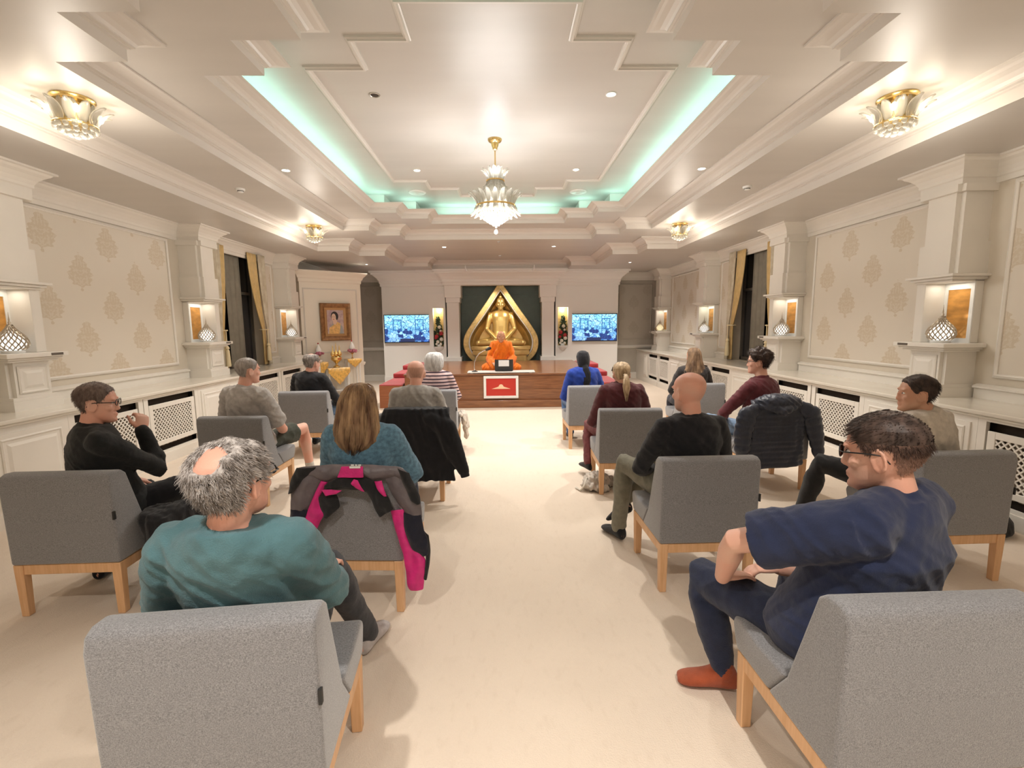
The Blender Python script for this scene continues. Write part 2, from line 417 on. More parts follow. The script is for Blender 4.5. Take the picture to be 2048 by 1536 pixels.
dr.prism([(Y_FRONT, 0), (Y_FRONT-0.03, 0), (Y_FRONT-0.03, 0.16), (Y_FRONT, 0.18)], 'x', -WX, WX)
dr.build('trim_6', 'trim', kind='structure')

# ------------------------------------------------------------ windows with curtains
M['night_glass'] = mat('night_glass', (0.03, 0.028, 0.03), 0.08, spec=0.6)
M['curtain_gold'] = mat('gold_satin', (0.62, 0.43, 0.17), 0.45, noise_amt=0.1, noise_scale=12, sheen=0.3)
M['curtain_white'] = mat('patterned_drape', (0.66, 0.60, 0.48), 0.7, col2=(0.50, 0.42, 0.30), noise_scale=9)
M['tassel'] = mat('cream_tassel', (0.78, 0.66, 0.42), 0.7)
def curtain(parent, s, ya, yb, ytie, mname, name, xo, amp):
    """pleated drape hung from ya..yb, gathered to ytie at the tie-back height, falling straight below"""
    rows = []; n = 40
    for j in range(31):
        z = 2.94 - j*(2.94-0.885)/30
        t = (2.94-z)/(2.94-1.55); g = min(1, t)**1.8 if t < 1 else 1
        below = max(0, t-1)/0.48
        c0 = ya*(1-g)+ytie*g; w0 = (yb-ya)*(1-0.72*g+0.25*below*0.6)
        c0 = c0 if yb > ya else c0
        rows.append([(s*(WX-0.04-xo-amp*(0.5+0.5*math.sin(k/n*2*PI*(7))) ), c0+w0*k/n, z) for k in range(n+1)])
    o = MB().grid(rows).build(name, mname, parent, smooth=True, sharp=0)
    md = o.modifiers.new('thick', 'SOLIDIFY'); md.thickness = 0.006
    return o
for i, (s, nm) in enumerate(((-1, 'window_1'), (1, 'window_2'))):
    mb = MB(); X = s*(WX+0.2)
    mb.box(X, X+s*0.02, WIN[0], WIN[1], 0.88, 2.95)
    g = mb.build(nm, 'night_glass', kind='structure')
    fr = MB(); X = s*(WX+0.165)
    for y in (WIN[0], 8.53, WIN[1]-0.05): fr.box(X, X+s*0.035, y, y+0.05, 0.88, 2.95)
    fr.box(X, X+s*0.035, WIN[0], WIN[1], 0.88, 0.94); fr.box(X, X+s*0.035, WIN[0], WIN[1], 2.88, 2.95)
    fr.box(X, X+s*0.035, WIN[0], WIN[1], 2.2, 2.25)
    fr.build('window_frame', mat('dark_window_frame%d' % i, (0.10, 0.085, 0.07), 0.4), g)
    side = 'left' if s < 0 else 'right'
    dr_ = MB(); dr_.grid([[(s*(WX+0.10+0.012*math.sin(k*1.1)), 8.32+k*0.026, z) for k in range(20)] for z in (0.90, 2.93)])
    ob = dr_.build('roller_blind', mat('olive_net%d' % i, (0.22, 0.20, 0.16), 0.8, noise_amt=0.1), g, smooth=True, sharp=0)
    for end, (ya, yb, yt) in enumerate(((WIN[0]+0.0, WIN[0]+0.42, WIN[0]+0.02), (WIN[1]-0.52, WIN[1]+0.02, WIN[1]-0.16))):
        t = thing('curtain', ('near' if end == 0 else 'far') + ' gold and patterned curtain tied back beside the %s-hand wall window' % side, 'curtain', (0, 0, 0))
        if end == 0:
            curtain(t, s, WIN[0]-0.22, WIN[0]+0.02, WIN[0]-0.16, 'curtain_white', 'patterned_drape', 0.05, 0.03)
            curtain(t, s, WIN[0]-0.06, WIN[0]+0.22, WIN[0]-0.04, 'curtain_gold', 'gold_drape', 0.0, 0.035)
        else:
            curtain(t, s, WIN[1]-0.22, WIN[1]+0.03, WIN[1]-0.06, 'curtain_white', 'patterned_drape', 0.05, 0.03)
            curtain(t, s, WIN[1]-0.50, WIN[1]-0.18, WIN[1]-0.14, 'curtain_gold', 'gold_drape', 0.0, 0.035)
        yt2 = WIN[0]-0.03 if end == 0 else WIN[1]-0.10
        tb = MB(); tb.ring((s*(WX-0.07), yt2, 1.55), 0.075, 0.012, 20, 6, 'z'); xq = s*(WX-0.15)
        tb.tube([(xq, yt2-0.03, 1.55), (xq, yt2-0.03, 1.28)], 0.008, 6)
        tb.lathe([(0.012, 0.0), (0.03, -0.02), (0.034, -0.05), (0.018, -0.06), (0.03, -0.08), (0.04, -0.30), (0.038, -0.34)][::-1], 14, (xq, yt2-0.03, 1.30))
        tb.build('tieback_tassel', 'tassel', t, smooth=True)

# ------------------------------------------------------------ cabinets under a marble worktop along both walls

def unit_cavity(mb, X, s, y0, y1, z0, z1): mb.box(X+s*0.02, X+s*0.05, y0, y1, z0, z1)
def lattice(mb, X, s, y0, y1, z0, z1, p=0.052, w_=0.011):
    W_, H_ = y1-y0, z1-z0; d = 0.008
    for sg in (1, -1):
        c = -H_ if sg > 0 else 0.0
        k = c
        while k < W_+(H_ if sg < 0 else 0):
            # line y = k + sg*z
            ya, za = (k, 0.0); yb, zb = (k+sg*H_, H_)
            def clip(ya, za, yb, zb):
                if ya > yb: ya, za, yb, zb = yb, zb, ya, za
                if yb <= 0 or ya >= W_: return None
                if ya < 0: t = -ya/(yb-ya); za += (zb-za)*t; ya = 0
                if yb > W_: t = (W_-ya)/(yb-ya); zb = za+(zb-za)*t; yb = W_
                return ya, za, yb, zb
            r = clip(ya, za, yb, zb)
            if r and r[2]-r[0] > 0.01:
                ya, za, yb, zb = r; dx = Vector((yb-ya, zb-za)).normalized(); nx = Vector((-dx.y, dx.x))*w_/2
                xx = X + (0.001*s if sg > 0 else 0.0)
                q = [(y0+ya+nx.x, z0+za+nx.y), (y0+yb+nx.x, z0+zb+nx.y), (y0+yb-nx.x, z0+zb-nx.y), (y0+ya-nx.x, z0+za-nx.y)]
                mb.prism(q, 'x', xx, xx+s*d)
            k += p
    
def grille_unit(s, y0, y1, label):
    t = thing('radiator_cabinet', label, 'cabinet', (s*CX, y0, 0), 0, 'lattice fronted radiator cabinets along the walls'); L = y1-y0
    b = MB(); 
    b.box(0, s*0.03, -0.065, 0, 0.0, CT-0.062); b.box(0, s*0.03, L, L+0.065, 0.0, CT-0.062)
    b.box(0, s*0.03, 0, L, 0.0, 0.15); b.box(-s*0.012, s*0.02, -0.065, L+0.065, 0, 0.12); b.box(0, s*0.03, 0, L, 0.79, CT-0.062)
    b.build('frame', 'trim', t)
    MB().box(s*0.10, s*0.12, -0.06, L+0.06, 0.1, CT-0.062).build('dark_interior', 'dark', t)
    g = MB(); X = s*0.004; z0, z1, m_ = 0.225, 0.715, 0.075
    g.box(X, X+s*0.02, 0.012, m_, z0, z1); g.box(X, X+s*0.02, L-m_, L-0.012, z0, z1)
    g.box(X, X+s*0.02, m_, L-m_, z0, z0+m_-0.02); g.box(X, X+s*0.02, m_, L-m_, z1-m_+0.02, z1)
    f = g.build('grille_frame', 'trim', t, bevel=0.003, bseg=1)
    la = MB(); lattice(la, X+s*0.006, s, m_, L-m_, z0+m_-0.02, z1-m_+0.02)
    la.build('lattice', 'trim', t)
    rd = MB()
    n = int(L/0.07)
    for i in range(n): rd.box(s*0.06, s*0.095, 0.03+i*0.07, 0.07+i*0.07, 0.2, 0.7)
    rd.build('radiator', mat('radiator_bronze', (0.30, 0.22, 0.15), 0.5, 0.2) if 'rad' not in M else 'rad', t)
    return t
M['rad'] = mat('radiator_bronze', (0.34, 0.27, 0.20), 0.5, 0.2)
def raised_panel(mb, X, s, y0, y1, z0, z1):
    pts = [(y0, z0), (y1, z0), (y1, z1), (y0, z1)]; rings = []
    for a, h in [(0, 0.0), (0, 0.006), (0.012, 0.012), (0.024, 0.004), (0.045, 0.004), (0.07, 0.014)]:
        rings.append([(X-s*h, u, v) for u, v in offset_poly(pts, a)])
    for a, b_ in zip(rings, rings[1:]):
        for i in range(4): mb.quad(a[i], a[(i+1)%4], b_[(i+1)%4], b_[i])
    mb.quad(*rings[-1])
def door_unit(s, y0, y1, nd, label):
    t = thing('cupboard', label, 'cabinet', (s*CX, y0, 0), 0, 'panelled cupboards along the walls'); L = y1-y0
    b = MB(); b.box(0, s*0.03, 0, L, 0, CT-0.062); b.box(-s*0.012, s*0.02, 0, L, 0, 0.12); b.build('frame', 'trim', t)
    for i in range(nd):
        a, c = L*i/nd+(0.05 if i == 0 else 0.01), L*(i+1)/nd-(0.05 if i == nd-1 else 0.01)
        d = MB(); d.box(-s*0.014, 0, a, c, 0.17, 0.76); raised_panel(d, -s*0.014, s, a+0.04, c-0.04, 0.21, 0.72)
        d.build('door', 'trim', t)
    return t
GR = {1: [(0.25, 0.95), (1.1, 1.8), (2.85, 3.66), (5.02, 5.76), (5.91, 6.60), (8.02, 8.76), (8.90, 9.62), (11.02, 11.72), (11.87, 12.58)],
      -1: [(0.1, 0.8), (0.95, 1.7), (2.2, 2.95), (4.42, 5.20), (5.34, 6.15), (7.70, 8.48), (8.64, 9.42)]}
ORD = ['nearest', 'second', 'third', 'fourth', 'fifth', 'sixth', 'seventh', 'eighth', 'ninth']
for s in (-1, 1):
    side = 'left' if s < 0 else 'right'; prev = Y_BACK+0.02; k = 0; nd_ = 0
    vis = [g for g in GR[s] if g[1] > (2.9 if s < 0 else 2.9)]
    for (a, b_) in vis:
        grille_unit(s, a, b_, '%s lattice-front radiator cabinet below the worktop of the %s wall, counted from the camera' % (ORD[k], side)); k += 1
    # solid doors fill the gaps
    allg = vis; cur = vis[0][0]-0.065 if False else None
    edges = [(vis[i][1]+0.067, vis[i+1][0]-0.067) for i in range(len(vis)-1)]
    edges.append((vis[-1][1]+0.067, 13.0 if s > 0 else 10.4))
    for (a, b_) in edges:
        if b_-a > 0.3:
            door_unit(s, a, b_, 2 if b_-a > 0.8 else 1, '%s panelled double cupboard below the worktop of the %s wall, counted from the camera' % (ORD[nd_], side)); nd_ += 1
    # the part of the run beyond the cabinets and the plain run behind the camera
    if s > 0: MB().box(CX, CX+0.03, 13.0, Y_FRONT, 0, CT-0.04).build('trim_7', 'trim', kind='structure')
    near0 = vis[0][0]-0.067
    MB().box(s*CX, s*(CX+0.03), Y_BACK, near0, 0, CT-0.04).build('trim_8' if s > 0 else 'trim_9', 'trim', kind='structure')
    y_end = Y_FRONT-0.06 if s > 0 else 10.45
    wt = MB(); wt.box(s*(CX-0.035), s*(WX-0.003), Y_BACK+0.01, y_end, CT-0.035, CT); wt.box(s*(CX-0.02), s*(CX+0.02), Y_BACK+0.01, y_end, CT-0.06, CT-0.035)
    o = wt.build('worktop', 'marble', bevel=0.008, bseg=2)
    tag(o, 'long cream marble worktop running along the %s wall' % side, 'worktop')
    # upstand between pilasters
    prevy = 1.0
    ys = [0.5]+[q for y0 in PIL[s] for q in (y0-0.05, y0+PL+0.05)]+[WIN[0], WIN[1]]
    segs = [(0.5, PIL[s][0]-0.06), (PIL[s][0]+PL+0.06, PIL[s][1]-0.06), (WIN[1]+0.05, PIL[s][2]-0.06), (PIL[s][2]+PL+0.06, 12.7 if s > 0 else 10.4)]
    for j, (a, b_) in enumerate(segs):
        u = MB(); u.box(s*(WX-0.05), s*WX, a, b_, CT, CT+0.09); u.prism([(s*(WX-0.05), CT+0.09), (s*(WX-0.07), CT+0.10), (s*(WX-0.07), CT+0.115), (s*(WX-0.03), CT+0.135), (s*WX, CT+0.135)], 'y', a, b_)
        u.build('trim_%d' % ((10 if s < 0 else 20)+j), 'trim', kind='structure')

# ------------------------------------------------------------ pilasters with a lamp alcove at the near corner
ORDP = {-1: ['nearest', 'second', 'third'], 1: ['nearest', 'second', 'third', 'farthest']}
def rect_notch(x0, y0, x1, y1, n, s):
    """plan of a shaft: room face at x0 (toward centre), wall at x1; square notches at both room corners"""
    return [(s*(x0+n), y0), (s*(x0+n), y0+n), (s*x0, y0+n), (s*x0, y1-n), (s*(x0+n), y1-n), (s*(x0+n), y1), (s*x1, y1), (s*x1, y0)]
def pilaster(s, i, y0):
    side = 'left' if s < 0 else 'right'
    t = thing('pilaster', '%s cream pilaster with a lit lamp alcove on the %s-hand wall worktop' % (ORDP[s][i], side), 'pilaster', (0, y0, 0), 0, 'wall pilasters with alcoves')
    L = PL
    p = MB(); p.prism(rect_notch(PXF-0.01, 0, WX, L, 0.035, s), 'z', CT, 1.315)
    p.prism(rect_notch(PXF-0.045, -0.035, WX, L+0.035, 0.0, s), 'z', CT, CT+0.09); p.prism(rect_notch(PXF-0.03, -0.02, WX, L+0.02, 0.0, s), 'z', CT+0.09, CT+0.12)
    raised_panel(p, s*(PXF-0.012), s, 0.06, L-0.06, CT+0.15, 1.27)
    p.build('pedestal', 'trim', t)
    le = MB()
    le.box(s*(PXF-0.10), s*WX, -0.09, L+0.09, 1.345, 1.385); le.box(s*(PXF-0.07), s*WX, -0.06, L+0.06, 1.325, 1.345); le.box(s*(PXF-0.045), s*WX, -0.035, L+0.035, 1.305, 1.325)
    le.build('ledge', 'trim', t, bevel=0.006)
    MB().box(s*(PXF-0.103), s*(PXF-0.098), 0.31, 0.43, 1.355, 1.377).build('dark_slot', mat('slot_grey', (0.12, 0.10, 0.08), 0.5) if 'slot' not in M else 'slot', t)
    # alcove: back panel facing the camera and the inner panel that carries the amber mirror
    al = MB(); d1 = WX-0.075
    al.box(s*d1, s*WX, 0.0, L, 1.385, 1.98); al.box(s*(PXF+0.02), s*d1, L-0.10, L, 1.385, 1.98)
    al.build('alcove_body', 'trim', t, bevel=0.004, bseg=1)
    fr = MB(); X = s*(d1-0.001)
    for (a, b_, c, d) in ((0.0, 0.035, 1.385, 1.98), (L-0.135, L-0.10, 1.385, 1.98), (0.035, L-0.135, 1.385, 1.43), (0.035, L-0.135, 1.90, 1.98)):
        fr.box(X-s*0.012, X, a, b_, c, d)
    fr.build('mirror_surround', 'white', t)
    MB().box(X-s*0.004, X, 0.035, L-0.135, 1.43, 1.90).build('amber_mirror', 'mirror', t)
    ho = MB()
    ho.box(s*(PXF-0.06), s*WX, -0.06, L+0.06, 2.01, 2.035); ho.box(s*(PXF-0.03), s*WX, -0.03, L+0.03, 1.985, 2.01); ho.box(s*(PXF+0.0), s*WX, 0, L, 1.965, 1.985)
    ho.build('hood', 'trim', t, bevel=0.005)
    sh = MB(); sh.prism(rect_notch(PXF-0.015, -0.015, WX, L+0.015, 0.045, s), 'z', 2.035, 2.33); sh.prism(rect_notch(PXF+0.01, 0.01, WX, L-0.01, 0.045, s), 'z', 2.33, 2.9)
    sh.prism(rect_notch(PXF-0.035, -0.035, WX, L+0.035, 0.04, s), 'z', 2.775, 2.84)
    sh.build('shaft', 'trim', t)
    # under-hood light
    lamp('alcove_light', 'AREA', (s*(PXF+0.13), 0.15, 1.955), 0.22, (0.93, 1.0, 0.80) if (s > 0 and i == 2) else (1.0, 0.92, 0.78), parent=t, sx=0.12, sy=0.22)
    return t
M['slot'] = mat('slot_grey', (0.12, 0.10, 0.08), 0.5)
M['bulb'] = mat('lit_bulb', (1, 1, 1), 0.5, emit=(1.0, 0.93, 0.80), estr=8)
M['bulb_warm'] = mat('lit_warm_bulb', (1, 1, 1), 0.5, emit=(1.0, 0.80, 0.45), estr=5)
M['bulb_soft'] = mat('glowing_glass', (1, 1, 1), 0.5, emit=(1.0, 0.96, 0.90), estr=1.1)
M['bulb_soft_warm'] = mat('glowing_warm_glass', (1, 1, 1), 0.5, emit=(1.0, 0.80, 0.45), estr=1.4)
def lantern(s, i, y0):
    side = 'left' if s < 0 else 'right'
    t = thing('table_lamp', 'teardrop pierced metal lamp glowing on the %s pilaster ledge of the %s-hand wall' % (ORDP[s][i], side), 'lamp', (s*(PXF+0.085), y0+0.15, 1.385), 0, 'pierced teardrop lamps')
    MB().lathe([(0.075, 0), (0.08, 0.006), (0.08, 0.02), (0.07, 0.028)], 24).build('base', 'white', t, smooth=True)
    prof = [(0.070, 0.028), (0.098, 0.05), (0.110, 0.08), (0.108, 0.11), (0.095, 0.14), (0.075, 0.168), (0.052, 0.192), (0.034, 0.215), (0.020, 0.238), (0.012, 0.258)]
    n = 16; vs, fs = [], []
    for j, (r, z) in enumerate(prof):
        for k in range(n):
            a = 2*PI*(k+0.5*(j % 2))/n; vs.append((r*math.cos(a), r*math.sin(a), z))
    for j in range(0, len(prof)-2):
        for k in range(n):
            o_ = 0 if j % 2 == 0 else 1
            L0 = j*n+k; a = (j+1)*n+(k-1+o_) % n; b_ = (j+1)*n+(k+o_) % n; T = (j+2)*n+k
            fs.append((L0, b_, T, a))
    mb = MB(); mb.add(vs, fs); sh = mb.build('pierced_shade', 'silver', t)
    md = sh.modifiers.new('wire', 'WIREFRAME'); md.thickness = 0.017; md.use_even_offset = False
    MB().lathe([(0.014, 0.25), (0.010, 0.265), (0.012, 0.275), (0.006, 0.29), (0.007, 0.30), (0.003, 0.33), (0.001, 0.37)], 12).build('finial', 'silver', t, smooth=True)
    MB().lathe([(0.05, 0.03), (0.084, 0.05), (0.096, 0.08), (0.094, 0.11), (0.082, 0.14), (0.063, 0.168), (0.042, 0.192), (0.02, 0.215)], 20).build('glowing_glass', 'bulb_soft' if not (s > 0 and i == 3) else 'bulb_soft_warm', t, smooth=True, sharp=0)
    lamp('lamp_glow', 'POINT', (0, 0, 0.24), 0.5, (1.0, 0.9, 0.75), parent=t, size=0.03)
    return t
for s in (-1, 1):
    for i, y0 in enumerate(PIL[s]):
        pilaster(s, i, y0); lantern(s, i, y0)
# ------------------------------------------------------------ ceiling fittings
M['crystal'] = None
m, nt, b = nmat('crystal_glass'); M['crystal'] = m
b.inputs['Base Color'].default_value = (0.62, 0.60, 0.54, 1); b.inputs['Roughness'].default_value = 0.08
tr = nt.nodes.new('ShaderNodeBsdfTranslucent'); tr.inputs[0].default_value = (0.50, 0.465, 0.38, 1)
tp = nt.nodes.new('ShaderNodeBsdfTransparent'); mx = nt.nodes.new('ShaderNodeMixShader'); mx2 = nt.nodes.new('ShaderNodeMixShader')
mx.inputs[0].default_value = 0.35; nt.links.new(b.outputs[0], mx.inputs[1]); nt.links.new(tr.outputs[0], mx.inputs[2])
mx2.inputs[0].default_value = 0.40; nt.links.new(mx.outputs[0], mx2.inputs[1]); nt.links.new(tp.outputs[0], mx2.inputs[2])
nt.links.new(mx2.outputs[0], nt.nodes['Material Output'].inputs[0])
M['led'] = mat('lit_led', (1, 1, 1), 0.5, emit=(1.0, 0.93, 0.82), estr=16)
M['steel'] = mat('satin_steel', (0.62, 0.60, 0.56), 0.3, 0.9)
def petal(R, zb, h, out, wd, curl=0.0, n=7):
    """crystal leaf rising h from radius R, flaring outwards by out; local +x outward"""
    rows = []
    for j in range(n+1):
        t = j/n; r = R+out*t**1.6+curl*t*t; z = zb+h*math.sin(t*1.35)/math.sin(1.35)
        w_ = wd*math.sin(PI*min(1, t*0.86+0.12))**0.8*0.5
        rows.append([(r-0.010*(1-abs(k))*1.0, k*w_, z) for k in (-1, -0.5, 0, 0.5, 1)])
    mb = MB(); mb.grid(rows)
    o = mb.build('crystal_petal', 'crystal', None, smooth=True, sharp=0)
    md = o.modifiers.new('thick', 'SOLIDIFY'); md.thickness = 0.007
    return o
def ring_of(o, n, parent, phase=0.0):
    for k in range(n):
        c = o if k == 0 else o.copy()
        if k: COL.objects.link(c)
        c.parent = parent; c.rotation_euler = (0, 0, 2*PI*(k+phase)/n)
def flush_light(x_, y_, label):
    t = thing('ceiling_chandelier', label, 'chandelier', (x_, y_, Z_MID), 0, 'small gilt and crystal ceiling chandeliers')
    MB().lathe([(0.130, 0), (0.132, -0.01), (0.120, -0.018), (0.12, -0.03), (0.105, -0.034)][::-1], 28).build('canopy', 'brass', t, smooth=True)
    MB().lathe([(0.085, -0.19), (0.11, -0.18), (0.095, -0.10), (0.09, -0.034)], 20).build('gilt_body', 'brass', t, smooth=True)
    r = MB(); r.ring((0, 0, -0.188), 0.128, 0.006); r.build('rim', 'brass', t, smooth=True)
    ring_of(petal(0.125, -0.185, 0.115, 0.085, 0.07, 0.02), 12, t); ring_of(petal(0.105, -0.185, 0.15, 0.02, 0.06), 10, t, 0.5)
    dz = MB()
    for (R, z, n, q) in ((0.118, -0.205, 14, 0.019), (0.085, -0.228, 11, 0.020), (0.045, -0.245, 6, 0.021), (0, -0.255, 1, 0.022)):
        for k in range(n):
            a = 2*PI*(k+0.5*(n % 2))/n; dz.ell((R*math.cos(a), R*math.sin(a), z), (q, q, q*1.15), 8, 6)
    g = dz.build('crystal_drop_skirt', 'crystal', t); g['kind'] = 'stuff'
    for k in range(4):
        a = PI*(k+0.5)/2; MB().ell((0.145*math.cos(a), 0.145*math.sin(a), -0.105), (0.018, 0.018, 0.030), 10, 8).build('bulb', 'bulb_warm', t, smooth=True, sharp=0)
        lamp('chandelier_light', 'POINT', (0.17*math.cos(a), 0.17*math.sin(a), -0.12), 0.7, (1.0, 0.86, 0.66), parent=t, size=0.07)
    lamp('chandelier_light', 'POINT', (0, 0, -0.45), 6, (1.0, 0.91, 0.80), parent=t, size=0.10)
    return t
names = {(-3.03, 3.70): 'gilt crystal ceiling chandelier glowing near the camera on the left-hand ceiling strip',
         (3.04, 3.70): 'gilt crystal ceiling chandelier glowing near the camera on the right-hand ceiling strip',
         (-3.06, 8.14): 'gilt crystal ceiling chandelier at the far end of the left-hand ceiling strip',
         (3.07, 8.14): 'gilt crystal ceiling chandelier at the far end of the right-hand ceiling strip',
         (-3.05, -0.74): 'unseen gilt crystal ceiling chandelier added for fill behind the camera on the left-hand strip',  # unseen pair continuing the chandelier spacing, added for fill light
         (3.05, -0.74): 'unseen gilt crystal ceiling chandelier added for fill behind the camera on the right-hand strip'}
for (x_, y_), lb in names.items(): flush_light(x_, y_, lb)

# the large chandelier
t = thing('crystal_chandelier', 'large tiered crystal chandelier hanging on a brass rod from the upper ceiling', 'chandelier', (0.0, CYM, Z_TOP+0.146)); t.scale = (1.04, 1.04, 1.2)
MB().lathe([(0.010, -0.108), (0.026, -0.096), (0.030, -0.078), (0.040, -0.060), (0.045, -0.036), (0.070, -0.024), (0.080, -0.012), (0.080, 0)], 24, (0, 0, -0.122)).build('canopy', 'brass', t, smooth=True)
MB().tube([(0, 0, -0.225), (0, 0, -0.40)], 0.008, 8).build('rod', 'brass', t, smooth=True)
r = MB()
for z in (-0.40, -0.42, -0.44): r.ring((0, 0, z), 0.014, 0.004, 12, 6, 'x' if z == -0.385 else 'y')
r.build('hanging_link', 'brass', t, smooth=True)
r = MB(); r.ring((0, 0, -0.515), 0.10, 0.008); r.ring((0, 0, -0.76), 0.225, 0.010, 40); r.build('gilt_ring', 'brass', t, smooth=True)
ring_of(petal(0.085, -0.52, 0.11, 0.06, 0.055, 0.02), 12, t); ring_of(petal(0.07, -0.52, 0.14, 0.015, 0.05), 9, t, 0.5)
pd = petal(0.09, -0.51, -0.075, 0.055, 0.05); pd.name = 'crystal_leaf'; ring_of(pd, 12, t, 0.5)
pl = petal(0.215, -0.76, 0.12, 0.10, 0.062, 0.0); pl.name = 'crystal_leaf'; ring_of(pl, 20, t)
pl = petal(0.185, -0.76, 0.14, 0.02, 0.06, 0.0); pl.name = 'crystal_leaf'; ring_of(pl, 14, t, 0.5)
pl = petal(0.225, -0.755, -0.09, 0.07, 0.06); pl.name = 'crystal_leaf'; ring_of(pl, 18, t, 0.5)
bs = MB()
for k in range(28):
    a = 2*PI*k/28
    for j in range(15):
        q = j/14; R = 0.09+0.09*q**1.8; z = -0.53-0.215*q; bs.ell((R*math.cos(a), R*math.sin(a), z), (0.0085, 0.0085, 0.010), 6, 5)
bs.build('bead_strands', 'crystal', t)['kind'] = 'stuff'
bs = MB()
for j in range(9):
    q = j/8; R = 0.235*(1-q**1.25)+0.0; z = -0.79-0.16*q; n = max(1, int(2*PI*R/0.034))
    for k in range(n):
        a = 2*PI*(k+0.5*(j % 2))/n; bs.ell((R*math.cos(a), R*math.sin(a), z), (0.015, 0.015, 0.020), 7, 5)
bs.build('crystal_bowl', 'crystal', t)['kind'] = 'stuff'
MB().ell((0, 0, -1.005), (0.022, 0.022, 0.026), 12, 8).build('finial_drop', 'crystal', t, smooth=True, sharp=0)
for k in range(6):
    a = PI*k/3; MB().ell((0.12*math.cos(a), 0.12*math.sin(a), -0.72), (0.022, 0.022, 0.04), 10, 8).build('bulb', 'bulb', t, smooth=True, sharp=0)
for k in range(3):
    a = 2*PI*(k+0.25)/3; lamp('chandelier_light', 'POINT', (0.10*math.cos(a), 0.10*math.sin(a), -0.42), 1.6, (0.92, 0.95, 1.0), parent=t, size=0.03)
    lamp('chandelier_light', 'POINT', (0.30*math.cos(a), 0.30*math.sin(a), -1.0), 13, (1.0, 0.98, 0.95), parent=t, size=0.08)

def downlight(x_, y_, z, label, on=True, small=False, e=92):
    t = thing('downlight', label, 'ceiling light', (x_, y_, z), 0, 'recessed ceiling spotlights'); R = 0.035 if small else 0.052
    MB().lathe([(R*0.75, -0.002), (R*0.85, -0.008), (R, -0.006), (R, 0.0)], 24).build('bezel', 'white' if on else 'steel', t, smooth=True)
    MB().lathe([(R*0.72, -0.004), (R*0.5, -0.0035)], 20).build('lens', 'led' if on else 'dark', t)
    if on: lamp('downlight_beam', 'SPOT', (0, 0, -0.02), e, (1.0, 0.94, 0.86), parent=t, size=0.04, spot=math.radians(115), blend=0.9)
downlight(-2.47, 5.86, Z_UP, 'lit downlight in the middle of the left-hand side of the lower tray step')
downlight(2.47, 5.86, Z_UP, 'lit downlight in the middle of the right-hand side of the lower tray step')
downlight(-1.12, 6.98, Z_TOP, 'lit downlight on the upper ceiling, left of and beyond the chandelier')
downlight(1.13, 6.98, Z_TOP, 'lit downlight on the upper ceiling, right of and beyond the chandelier')
downlight(-1.12, 4.79, Z_TOP, 'unlit dark downlight on the upper ceiling, left and nearer than the chandelier', on=False)
downlight(1.13, 4.78, Z_TOP, 'lit downlight on the upper ceiling, right and nearer than the chandelier')
downlight(-1.17, 10.33, Z_MID, 'lit downlight beyond the tray, left of the two above the altar', e=115)
downlight(1.17, 10.33, Z_MID, 'lit downlight beyond the tray, right of the two above the altar', e=115)
downlight(-3.15, 11.45, Z_LOW, 'small lit downlight on the low ceiling above the portrait unit', small=True, e=90)
downlight(3.10, 11.4, Z_LOW, 'small lit downlight on the low ceiling at the right end of the altar', small=True, e=90)
for (x_, y_) in ((-2.44, 0.4), (2.44, 0.4), (-0.9, 0.2), (0.9, 0.2), (-0.9, -1.6), (0.9, -1.6)):  # unseen downlights added as fill for the near floor and chair backs
    downlight(x_, y_, Z_MID, 'unseen downlight added for fill behind the camera, ' + ('over the left seats' if x_ < 0 else 'over the right seats') + (', row one' if y_ == 0.4 else ', row two' if y_ == 0.2 else ', row three'), e=95)
def round_vent(x_, y_, label):
    t = thing('ceiling_speaker', label, 'speaker', (x_, y_, Z_TOP))
    MB().lathe([(0.115, -0.012), (0.135, -0.014), (0.145, -0.006), (0.145, 0)], 32).build('rim', 'white', t, smooth=True)
    g = MB()
    for q in (0.02, 0.04, 0.06, 0.08, 0.10): g.ring((0, 0, -0.010), q, 0.004, 28, 5)
    g.lathe([(0.0, -0.004), (0.115, -0.004)], 24); g.build('grille', 'steel', t)
round_vent(-1.32, 8.09, 'round ceiling speaker grille left of the chandelier at the far end'); round_vent(1.34, 8.09, 'round ceiling speaker grille right of the chandelier at the far end')
def detector(x_, y_, z, label, r=0.05):
    t = thing('smoke_detector', label, 'smoke detector', (x_, y_, z))
    MB().lathe([(r*0.5, -r*0.85), (r*0.62, -r*0.8), (r*0.7, -r*0.45), (r, -r*0.4), (r*1.05, 0)], 24).build('housing', 'white', t, smooth=True)
    MB().lathe([(r*0.71, -r*0.65), (r*0.71, -r*0.5)], 24).build('dark_slot_ring', 'dark', t)
detector(-3.08, 5.98, Z_MID, 'white smoke detector on the left-hand ceiling strip between chandeliers'); detector(3.09, 5.98, Z_MID, 'white smoke detector on the right-hand ceiling strip between chandeliers')
detector(0.0, 9.71, Z_MID, 'small white detector on the ceiling just past the tray', 0.03); detector(0.01, 11.63, Z_MID, 'small white detector on the ceiling in front of the altar', 0.035)

